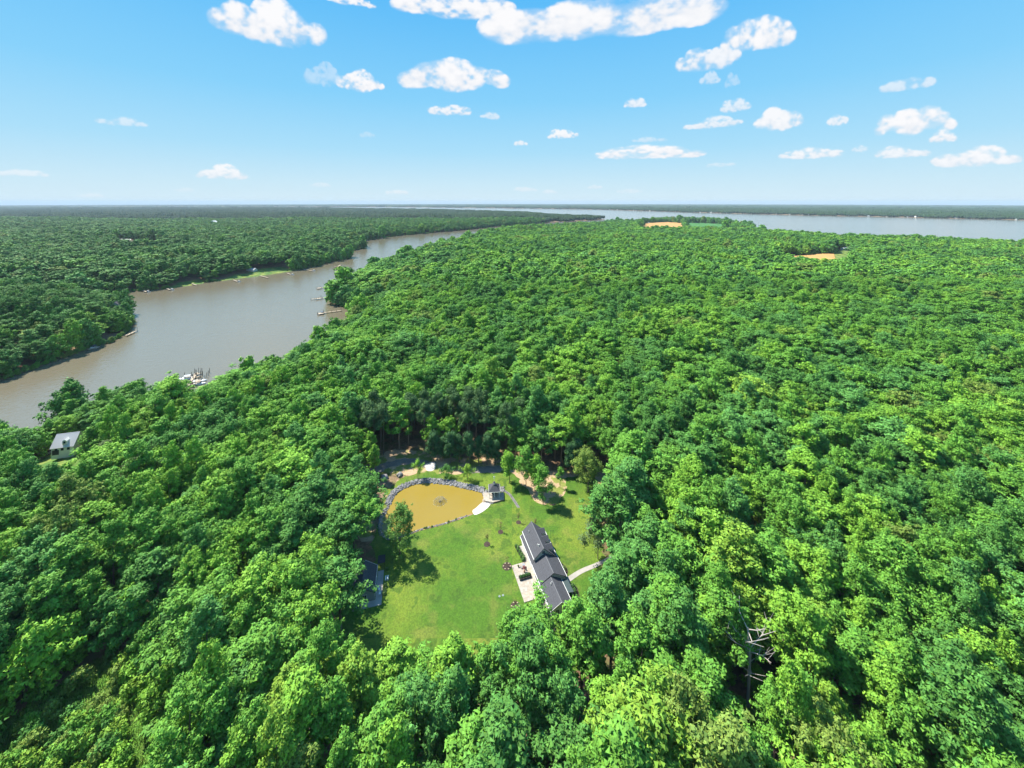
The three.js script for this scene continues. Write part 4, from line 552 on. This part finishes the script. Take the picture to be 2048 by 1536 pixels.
// ------------------------------------------------------------------ the gazebo on its brick terrace, beach, pond wall, stones, fountain
{
  const [gx, gz] = at(988, 997), g = thing('gazebo', 'white-posted pond gazebo with dark hipped roof, cupola and star vane', 'gazebo', [gx, 0.55, gz - 1.6], 0.06), s = 2.35;
  for (const x of [-1, 0, 1]) for (const z of [-1, 0, 1]) if (x || z) part('post', box(0.17, 2.3, 0.17, x * 2, 0, z * 1.9), M.trim, g);
  part('beam', merge([box(4.3, 0.25, 0.2, 0, 2.3, 1.9), box(4.3, 0.25, 0.2, 0, 2.3, -1.9), box(0.2, 0.25, 3.6, -2, 2.3, 0), box(0.2, 0.25, 3.6, 2, 2.3, 0)]), M.trim, g);
  const y0 = 2.52, y1 = 4.25, k = 0.42, C = [[-s, y0, s], [s, y0, s], [s, y0, -s], [-s, y0, -s]], T = [[-k, y1, k], [k, y1, k], [k, y1, -k], [-k, y1, -k]];
  for (let i = 0; i < 4; i++) { const j = (i + 1) % 4; part('roof', slab([C[i], C[j], T[j], T[i]], 0.1), M.roof, g); }
  part('fascia', merge([box(4.74, 0.14, 0.06, 0, 2.4, s), box(4.74, 0.14, 0.06, 0, 2.4, -s), box(0.06, 0.14, 4.6, -s, 2.4, 0), box(0.06, 0.14, 4.6, s, 2.4, 0)]), M.trim, g);
  const cu = part('cupola', box(0.76, 0.55, 0.76, 0, 4.2, 0), M.trim, g); part('cupola_roof', new THREE.ConeGeometry(0.72, 0.6, 4).rotateY(Math.PI / 4).translate(0, 5.05, 0), M.roof, cu);
  const va = part('weather_vane', merge([cyl(0.03, 0.03, 1.7, 0, 5.2, 0, 6), bar([-0.4, 6.3, 0], [0.4, 6.3, 0], 0.03)]), M.trim, g); { const st = new THREE.Shape(); for (let i = 0; i < 10; i++) { const a = i * Math.PI / 5 + Math.PI / 2, r = i % 2 ? 0.2 : 0.48; st[i ? 'lineTo' : 'moveTo'](Math.cos(a) * r, Math.sin(a) * r); } part('star', new THREE.ExtrudeGeometry(st, { depth: 0.08, bevelEnabled: false }).translate(0, 7.1, -0.04), M.trim, va); }
  part('railing', merge([box(3.8, 0.07, 0.07, 0, 0.9, -1.9), box(0.07, 0.07, 3.6, 2, 0.9, 0), ...Array.from({ length: 14 }, (_, i) => box(0.04, 0.85, 0.04, -1.8 + i * 0.27, 0.05, -1.9))]), M.trim, g);
  const tr = thing('brick_terrace', 'low brick terrace under the gazebo at the pond edge', 'terrace', [0, 0, 0], 0), pts = [[966, 985], [1007.5, 985], [1008, 999], [985, 1005], [967, 1001]].map(([u, v]) => at(u, v, 0.5));
  part('floor', slabSheet(pts, 0.55, 0.12), M.patio, tr); part('wall', slabSheet(grow(pts, -0.05), 0.43, 1.6), M.brick, tr);
  const [bx, bz] = at(976, 1002), b = thing('jetty_deck', 'short wooden deck beside the brick terrace over the water edge', 'deck', [bx - 0.4, 0, bz], 0.1); for (let i = 0; i < 9; i++) part('plank', box(0.36, 0.06, 1.5, -1.6 + i * 0.4, 0.16, 0), M.wood, b); part('frame', merge([box(3.7, 0.16, 0.1, 0, -0.001, 0.6), box(3.7, 0.16, 0.1, 0, -0.001, -0.6), ...[-1.6, 0, 1.6].map((x) => cyl(0.07, 0.07, 1.2, x, -1.2, 0.55))]), M.pile, b);
  for (const [lx, lz] of [[-0.8, 0.2], [0.7, -0.4]]) { const t = thing('gazebo_chair', 'dark chair standing under the gazebo roof', 'chair', [gx + lx, 0.56, gz - 1.6 + lz], lx * 2, 'chairs in the gazebo'); part('seat', box(0.5, 0.06, 0.5, 0, 0.4, 0), M.dark, t); part('backrest', box(0.5, 0.55, 0.06, 0, 0.46, -0.22), M.dark, t); for (const [a, d] of [[-1, -1], [1, -1], [-1, 1], [1, 1]]) part('leg', box(0.05, 0.4, 0.05, a * 0.21, 0, d * 0.21), M.dark, t); }
}
struct('sand_beach', sheet(smooth([[945, 1022], [952, 1016], [962, 1007], [969, 1003], [981, 1006], [979, 1012], [968, 1022], [955, 1029], [949, 1030]].map(([u, v]) => at(u, v)), 50), 0.085), M.sand);
{
  const rocks = [], q = rng(606), n = pondEdge.length, put = (x, z, y, s) => rocks.push([x, y, z, s]);
  for (let i = 0; i < n; i++) {
    const [x, z] = pondEdge[i], [x2, z2] = pondEdge[(i + 1) % n], v = HORIZON + FPX * CAM_H / -z, u = 1024 + FPX * x / -z, back = v < 1012 && u < 968, left = u < 785 && v < 1070;
    if (u > 940 && v > 1001) continue;
    const nx = grow([pondEdge[(i + n - 1) % n], pondEdge[i], pondEdge[(i + 1) % n]], 0), o = bankEdge[i], dx = (o[0] - x) / 0.9, dz = (o[1] - z) / 0.9, count = back ? 19 : left ? 12 : 9, w = back ? 2.0 : left ? 1.3 : 0.75;
    for (let k = 0; k < count; k++) { const t = q(), r = -0.3 + q() * (w + 0.3); put(mix(x, x2, t) + dx * r, mix(z, z2, t) + dz * r, mix(-0.35, 0.12, clamp((r + 0.3) / 1.2)), back ? 0.24 + 0.28 * q() : 0.14 + 0.16 * q()); }
  }
  for (const [u0, v0] of [[972, 1003], [977, 1004], [982, 1005]]) for (let k = 0; k < 14; k++) { const [x, z] = at(u0 + q() * 5, v0 + q() * 3); put(x, z, 0.12, 0.15 + 0.15 * q()); }
  for (let k = 0; k < 60; k++) { const [x, z] = at(1000 + q() * 9, 974 + q() * 10); put(x, z, 0.1, 0.2 + 0.2 * q()); }
  const geo = new THREE.IcosahedronGeometry(1, 1), p = geo.attributes.position; for (let i = 0; i < p.count; i++) { const k = 0.75 + 0.5 * vnoise(p.getX(i) * 2 + 5, p.getZ(i) * 2 + p.getY(i) * 3, 611); p.setXYZ(i, p.getX(i) * k, p.getY(i) * k * 0.8, p.getZ(i) * k); } geo.computeVertexNormals();
  const m = new THREE.InstancedMesh(geo, M.rock, rocks.length); m.name = 'riprap_stones'; tag(m, 'grey riprap stones lining the banks of the ochre pond', 'stones', null, 'stuff'); m.castShadow = m.receiveShadow = true;
  rocks.forEach(([x, y, z, s], i) => { D.position.set(x, y, z); D.rotation.set(q() * 6, q() * 6, q() * 6); D.scale.set(s * (0.8 + 0.5 * q()), s * (0.7 + 0.4 * q()), s); D.updateMatrix(); m.setMatrixAt(i, D.matrix); const t = 0.65 + 0.75 * q(); m.setColorAt(i, lin(t, t, t * 1.04)); }); scene.add(m);
  // the boulders by the drive
  [[769, 957, 1.25], [800, 951, 1.0]].forEach(([u, v, s], i) => { const [x, z] = at(u, v), b = solo('boulder', geo, M.rock, i ? 'dark boulder beside the gravel drive at the stone bank' : 'large grey boulder on bare earth left of the pond', 'boulder'); b.position.set(x, 0.5, z); b.scale.set(s * 1.5, s * 1.1, s * 1.1); b.rotation.y = i; });
  // the stone path
  const mid = smooth([[1007, 981], [1018, 988], [1026, 998], [1033, 1009], [1037, 1015]].map(([u, v]) => at(u, v)), 40, false), L = [], R = []; mid.forEach(([x, z], i) => { const [ax, az] = mid[Math.max(0, i - 1)], [bx, bz] = mid[Math.min(40, i + 1)], l = Math.hypot(bx - ax, bz - az), nx = (bz - az) / l * 0.55, nz = -(bx - ax) / l * 0.55; L.push([x + nx, z + nz]); R.unshift([x - nx, z - nz]); });
  struct('stone_path', sheet([...L, ...R], 0.08), M.gravel);
  const pq = rng(77), stoneG = new THREE.CylinderGeometry(0.34, 0.38, 0.1, 7), path = thing('path_stones', 'grey flat stepping stones along the curved path to the gazebo', 'stepping stones', [0, 0.1, 0]); mid.forEach(([x, z], i) => { for (const s of [-0.26, 0.26]) { const st = part('stone', stoneG, M.rock, path); st.position.set(x + (pq() - 0.5) * 0.15 + s, 0, z + (pq() - 0.5) * 0.2); st.rotation.y = pq() * 6; st.scale.set(0.7 + 0.2 * pq(), 1, 0.7 + 0.2 * pq()); } });
  // the fountain
  const [fx, fz] = at(880, 1001.5), f = thing('pond_fountain', 'floating fountain throwing a star of white jets in the pond', 'fountain', [fx, -0.35, fz]), jets = [], fq = rng(99); part('float', merge([cyl(0.5, 0.42, 0.2, 0, -0.06, 0, 16), cyl(0.08, 0.06, 0.3, 0, 0.14, 0, 8)]), M.dark, f);
  for (let i = 0; i < 15; i++) { const a = i * 0.419 + fq() * 0.1, R0 = 2.1 + 0.55 * fq(), c = new THREE.CatmullRomCurve3([0, 0.25, 0.5, 0.75, 1].map((t) => new THREE.Vector3(Math.cos(a) * R0 * t, 0.3 + 1.3 * 4 * t * (1 - t) * 0.8 - 0.3 * t, Math.sin(a) * R0 * t))), drops = []; for (let k = 0; k < 60; k++) { const t = Math.pow(fq(), 0.7), p0 = c.getPoint(t), sp = 0.05 + 0.24 * t; drops.push(new THREE.IcosahedronGeometry(0.03 + 0.04 * fq(), 0).translate(p0.x + (fq() - 0.5) * sp, p0.y + (fq() - 0.5) * sp, p0.z + (fq() - 0.5) * sp)); } drops.push(new THREE.TubeGeometry(c, 10, 0.03, 5)); part('jet', merge(drops), M.spray, f); for (let k = 0; k < 1; k++) { const s = []; for (let d = 0; d < 16; d++) s.push(new THREE.SphereGeometry(0.06 + 0.06 * fq(), 6, 4).scale(1, 0.25, 1).translate(Math.cos(a) * R0 + (fq() - 0.5) * 0.9, 0.02, Math.sin(a) * R0 + (fq() - 0.5) * 0.9)); part('splash', merge(s.slice(0, 7)), M.spray, f); } }
  // tufts along the pond wall
  for (const [u, v] of [[849, 1057], [853, 1056], [864, 1054], [897, 1044], [912, 1039]]) { const [x, z] = at(u, v); shrub(x, z, 0.7, 0, 'small dark tuft growing on the near wall of the pond', 'tufts on the pond wall', 0.0); }
}
// ------------------------------------------------------------------ houses near and far
function house(label, u, v, y, turn, w, d, h, rise, wallM, roofM, group, name = 'house') {
  const [x, z] = at(u, v, y), o = thing(name, label, 'house', [x, y, z], turn, group);
  part('wall', prism([[-d / 2, -2], [d / 2, -2], [d / 2, h], [0, h + rise], [-d / 2, h]], -w / 2, w / 2), wallM, o);
  const e = d / 2 + 0.5, dy = rise * 0.5 / (d / 2); part('roof', slab([[-e, h - dy + 0.12, w / 2 + 0.4], [-e, h - dy + 0.12, -w / 2 - 0.4], [0, h + rise + 0.12, -w / 2 - 0.4], [0, h + rise + 0.12, w / 2 + 0.4]], 0.18), roofM, o); part('roof', slab([[e, h - dy + 0.12, -w / 2 - 0.4], [e, h - dy + 0.12, w / 2 + 0.4], [0, h + rise + 0.12, w / 2 + 0.4], [0, h + rise + 0.12, -w / 2 - 0.4]], 0.18), roofM, o);
  for (let i = 0; i < 3; i++) { const f = part('window', box(0.1, 1.4, 1.3, d / 2 + 0.03, h * 0.45, (i - 1) * w * 0.28), M.trim, o); part('pane', box(0.06, 1.2, 1.1, d / 2 + 0.07, h * 0.45 + 0.1, (i - 1) * w * 0.28), M.glass, f); } return o;
}
{ const o = house('white shore house with pale steep roof and dormer above the creek', 137, 899, -2.5, -1.3, 8.5, 7.5, 3.8, 4.4, M.trim, std([0.62, 0.6, 0.61], 0.85)); const d = part('dormer', prism([[-1.1, 0], [1.1, 0], [1.1, 1.9], [0, 2.9], [-1.1, 1.9]], 0, 3.2), M.trim, o); d.position.set(1.2, 4.6, -0.8); d.scale.set(0.8, 0.8, 0.8); d.rotation.y = Math.PI / 2; part('pane', box(1.1, 1.3, 0.06, 0, 0.5, 3.22), M.glass, d); part('garage_door', box(0.12, 2.3, 2.6, 3.78, 0, 2.6), M.dark, o); }
{ const a = at(92, 884, -3), b = at(116, 874, -3), y = height(a[0], a[1]), t = thing('fence', 'low white fence at the far side of the shore house lawn', 'fence', [0, 0, 0]); for (let i = 0; i <= 8; i++) { const x = mix(a[0], b[0], i / 8), z = mix(a[1], b[1], i / 8); part('post', box(0.12, 1.2, 0.12, x, height(x, z), z), M.trim, t); if (i < 8) { const x2 = mix(a[0], b[0], (i + 1) / 8), z2 = mix(a[1], b[1], (i + 1) / 8); for (const k of [0.5, 1.0]) part('rail', bar([x, height(x, z) + k, z], [x2, height(x2, z2) + k, z2], 0.05, 0.05, 4), M.trim, t); } } }
house('dark grey house on the wooded point across the creek', 236, 624, -6, 0.4, 16, 10, 9, 4, M.sidingBlue, M.roof);
house('grey-roofed house behind trees on the far creek bank', 356, 536, -4, 0.3, 20, 12, 9, 6, M.siding, M.paleRoof);
house('low grey house on open bank near the far creek shore', 504, 543, -8, 1.4, 15, 9, 3.5, 3, M.siding, M.paleRoof);
house('red-walled house among the trees near the creek spit', 592, 524, -5, 0.5, 16, 12, 12, 5, M.sidingRed, std([0.5, 0.3, 0.25], 0.9));
house('long white house roof amid the far creekside wood', 402, 486, -3, 1.5, 34, 14, 12, 7, M.siding, M.trim);
house('white house beside the pale pond field across the creek', 250, 490, -3, 1.45, 40, 14, 12, 5, M.siding, M.trim);
house('pale house deep in the wood far across the creek', 428, 453, -3, 0.2, 30, 20, 22, 8, M.siding, M.trim);
house('white house beside the orange stubble field', 1692, 503, 0, 0.9, 20, 11, 6, 5, M.trim, M.trim);
{ const q = rng(321), far = [[2200, 443.2], [2048, 440], [1820, 434.5], [1600, 430], [1400, 425], [1200, 418.7]].map(([u, v]) => at(u, v, -12)); for (let i = 0; i < 46; i++) { const t = (i + q()) / 46 * 5, k = Math.min(4, Math.floor(t)), f = t - k, x0 = mix(far[k][0], far[k + 1][0], f), z0 = mix(far[k][1], far[k + 1][1], f), r0 = Math.hypot(x0, z0), o = 1 + (10 + 16 * q()) / r0, z = z0 * o, x = x0 * o; if (q() < 0.35) continue; const y = height(x, z), u = 1024 - FPX * x / z, v = HORIZON + FPX * (CAM_H - y) / -z; house('tiny pale house on the far shore of the wide river', u, v, y, q() * 3, 12 + q() * 12, 9, 5 + 2 * q(), 3.5, M.siding, q() < 0.4 ? M.trim : M.paleRoof, 'houses on the far river shore', 'shore_house'); } }
// ------------------------------------------------------------------ docks, piles and boats
const DY = -10.9;
function dock(label, list, opt = {}) {                   // list of [u0, v0, u1, v1, width]
  const t = thing('dock', label, 'dock', [0, 0, 0], 0, opt.group);
  for (const [u0, v0, u1, v1, w] of list) {
    const a = at(u0, v0, DY), b = at(u1, v1, DY), L = Math.hypot(b[0] - a[0], b[1] - a[1]), turn = Math.atan2(b[0] - a[0], b[1] - a[1]), n = Math.max(1, Math.round(L / 5));
    const d = part('deck', box(w, 0.22, L), M.wood, t); d.position.set((a[0] + b[0]) / 2, DY, (a[1] + b[1]) / 2); d.rotation.y = turn;
    for (let i = 0; i <= n; i++) for (const s of [-1, 1]) { const x = mix(a[0], b[0], i / n) + Math.cos(turn) * s * (w / 2 + 0.15), z = mix(a[1], b[1], i / n) - Math.sin(turn) * s * (w / 2 + 0.15), hp = part('pile', cyl(0.17, 0.14, 4.6, 0, 0, 0, 7), M.pile, t); hp.position.set(x, -14, z); if (opt.tall && i === n) hp.scale.y = 1.5; }
  }
  return t;
}
function boat(label, u, v, turn, len, canopy, group) {
  const [x, z] = at(u, v, -11.6), t = thing('boat', label, 'boat', [x, -11.95, z], turn, group), w = len * 0.33, s = new THREE.Shape(); s.moveTo(-w / 2, -len / 2); s.lineTo(w / 2, -len / 2); s.lineTo(w / 2, len * 0.1); s.quadraticCurveTo(w * 0.42, len * 0.38, 0, len / 2); s.quadraticCurveTo(-w * 0.42, len * 0.38, -w / 2, len * 0.1); s.closePath();
  part('hull', new THREE.ExtrudeGeometry(s, { depth: 0.7, bevelEnabled: true, bevelSize: 0.14, bevelThickness: 0.12, bevelSegments: 2 }).rotateX(-Math.PI / 2).translate(0, 0.1, 0), M.hull, t);
  part('cockpit', box(w * 0.66, 0.08, len * 0.5, 0, 0.93, len * 0.12), M.tan, t); part('windscreen', slab([[-w * 0.36, 1.5, -len * 0.06], [w * 0.36, 1.5, -len * 0.06], [w * 0.4, 0.98, -len * 0.14], [-w * 0.4, 0.98, -len * 0.14]], 0.05), M.glass, t); part('outboard', merge([box(0.4, 0.8, 0.5, 0, 0.5, len / 2 + 0.25), box(0.16, 0.9, 0.2, 0, -0.3, len / 2 + 0.25)]), M.dark, t);
  if (canopy) { part('canopy', merge([box(w * 0.86, 0.1, len * 0.42, 0, 2.35, len * 0.1)]), canopy, t); for (const [a, b] of [[-1, -0.08], [1, -0.08], [-1, 0.28], [1, 0.28]]) part('canopy_pole', cyl(0.03, 0.03, 1.4, a * w * 0.38, 0.95, b * len, 5), M.metal, t); }
  return t;
}
dock('long dock with cross piers and moored boats below the near wood', [[368, 783, 393, 746, 2.2], [381, 765, 398, 763, 1.0], [386, 756.5, 401, 752, 1.0], [384, 752, 392, 749, 1.0], [391, 750, 403, 746, 1.2], [374, 774, 383, 770, 1.2], [380, 770, 390, 768, 1.0]], { tall: true });
boat('white cabin boat with hard top moored left of the near dock', 371.5, 757, 1.9, 9, M.hull); boat('white open boat moored right of the near dock', 400, 761.5, -1.35, 8.5, null); boat('tan-decked skiff moored closest to shore at the near dock', 399, 767.5, -1.3, 7.5, M.tan);
for (const [u, v] of [[355, 770], [359, 766], [363, 760], [369, 751], [383, 750], [405, 748], [410, 757], [413.5, 751], [416.5, 747], [419, 742]]) { const [x, z] = at(u, v + 4, -12), m = solo('mooring_pile', cyl(0.2, 0.17, 6.2, 0, -2.4, 0, 8), M.pile, 'weathered mooring pile standing free in water round the near dock', 'pile', 'mooring piles round the near dock'); m.position.set(x, -12, z); }
dock('straight dock with square head, farthest along the steep wooded bank', [[634.5, 576, 664, 573, 1.8], [635, 577, 641, 575.5, 5]]);
dock('long dock with many posts along the steep wooded bank', [[622, 598.5, 667, 593.5, 1.9], [633, 597.5, 642, 596.5, 4.5]], { tall: true });
{ dock('dock with a boat lift frame at its head off the sandy cove', [[635, 627, 682, 621, 1.7], [636, 628, 647, 626.5, 4]], { tall: true }); boat('grey boat held in the lift of the cove dock', 643, 627, 1.6, 6, M.canvasBlue); }
dock('sunlit tan dock reaching out closest to the wooded headland', [[660, 648.5, 709, 641.5, 2.2], [660, 648.6, 668, 647.5, 4]], { tall: true });
const farDocks = [[222, 592, 214, 590, 1], [292, 583.5, 286, 581, 1], [340, 579.5, 333, 577, 1], [393, 570.5, 384, 567.5, 0], [474, 563, 467, 560, 1], [536, 555.5, 520, 551.5, 0], [581, 549, 574, 546, 1], [624, 541.5, 605, 538, 1]];
farDocks.forEach(([u0, v0, u1, v1, b]) => { dock('small private dock on the far creek bank', [[u0, v0, u1, v1, 2]], { group: 'docks on the far creek bank' }); if (b) boat('small white boat at a dock on the far creek bank', u0 + 3, v0, 1.4, 7, M.hull, 'boats on the far creek bank'); });
dock('dock with covered slips beside the grassy spit', [[668, 534, 680, 532, 2], [676, 533, 681, 530, 4]], {}); dock('row of slips in the cove behind the grassy spit', [[660, 512, 691, 509, 2], [664, 513, 668, 511, 4], [676, 512, 680, 510, 4]], { tall: true });
boat('boat in the row of slips behind the spit', 672, 512, 1.5, 7, M.hull, 'boats behind the spit'); boat('boat in the row of slips behind the spit', 684, 511, 1.5, 7, M.hull, 'boats behind the spit');
for (const [u, v] of [[678, 485.5], [717, 481], [733, 480.5], [757, 475.5], [764, 476]]) boat('white boat anchored beneath the dark far shore of the creek', u, v, u, 10, M.hull, 'boats beneath the far shore');
dock('broken dock at the tip of the wooded point', [[252, 671, 272, 662, 1.8]], { tall: true }); dock('low dock at the foot of the wooded point', [[176, 699, 199, 693.5, 2]], {}); boat('grey boat on the low dock at the wooded point', 188, 695, 1.7, 6, M.canvasBlue);
// ------------------------------------------------------------------ meadow in the wood, bottom left: tall grass and bushes
{
  const q = rng(717), tuft = (() => { const r = rng(5), pos = [], nor = []; for (let i = 0; i < 26; i++) { const a = r() * 6.28, x = (r() - 0.5) * 1.1, z = (r() - 0.5) * 1.1, h = 0.7 + 0.8 * r(), dx = Math.cos(a) * 0.05, dz = Math.sin(a) * 0.05, bx = (r() - 0.5) * 0.6, bz = (r() - 0.5) * 0.6; pos.push(x - dx, 0, z - dz, x + dx, 0, z + dz, x + bx, h, z + bz); for (let k = 0; k < 3; k++) nor.push((r() - 0.5) * 0.5, 1, (r() - 0.5) * 0.5); } const g = new THREE.BufferGeometry(); g.setAttribute('position', new THREE.Float32BufferAttribute(pos, 3)); g.setAttribute('normal', new THREE.Float32BufferAttribute(nor, 3)); return g; })();
  const xs = meadowArea.map((p) => p[0]), zs = meadowArea.map((p) => p[1]), list = []; for (let i = 0; i < 5200; i++) { const x = mix(Math.min(...xs), Math.max(...xs), q()), z = mix(Math.min(...zs), Math.max(...zs), q()); if (inside(meadowArea, x, z)) list.push({ x, z, y: height(x, z) + 0.3, turn: q() * 6, sx: 0.9 + 0.5 * q(), sy: 0.28 + 0.4 * q(), ci: q() < 0.5 ? 1 : q() < 0.6 ? 5 : 0, tint: 1.05 + 0.4 * q() }); }
  const gm = new THREE.MeshPhysicalMaterial({ color: lin(1, 1, 1), roughness: 0.9, side: THREE.DoubleSide }), m = crowd('tall_grass', tuft, gm, list, scene); m.name = 'tall_grass'; tag(m, 'tall yellow-green meadow grass in the gap of the wood', 'grass', null, 'stuff');
  const BUSH = [0, 1].map((k) => { const o = crownClumps(801 + k, { R: 2.0, y0: 0.2, y1: 3.6, lobes: 10, sub: 5, rc: [0.4, 0.75] }); return leafCloud(o.clumps, rng(803 + k), { per: 40, leaf: 0.24 }); });
  let made = 0; for (let i = 0; i < 400 && made < 76; i++) { const a = meadowArea[Math.floor(q() * meadowArea.length)], c = [mix(Math.min(...xs), Math.max(...xs), 0.5), mix(Math.min(...zs), Math.max(...zs), 0.5)], k = q() * 1.0, x = mix(a[0], c[0], k) + (q() - 0.5) * 3, z = mix(a[1], c[1], k) + (q() - 0.5) * 3; const b = solo('bush', BUSH[i % 2], LEAF[[5, 1, 4, 0, 2][i % 5]], 'leafy bush growing in the tall meadow grass', 'bush', 'bushes in the meadow gap'); b.position.set(x, height(x, z), z); b.scale.setScalar(0.7 + 0.6 * q()); b.rotation.y = q() * 6; made++; }
}
scene.fog = new THREE.FogExp2(new THREE.Color(0.66, 0.83, 1.0), HAZE);
renderer.render(scene, camera);
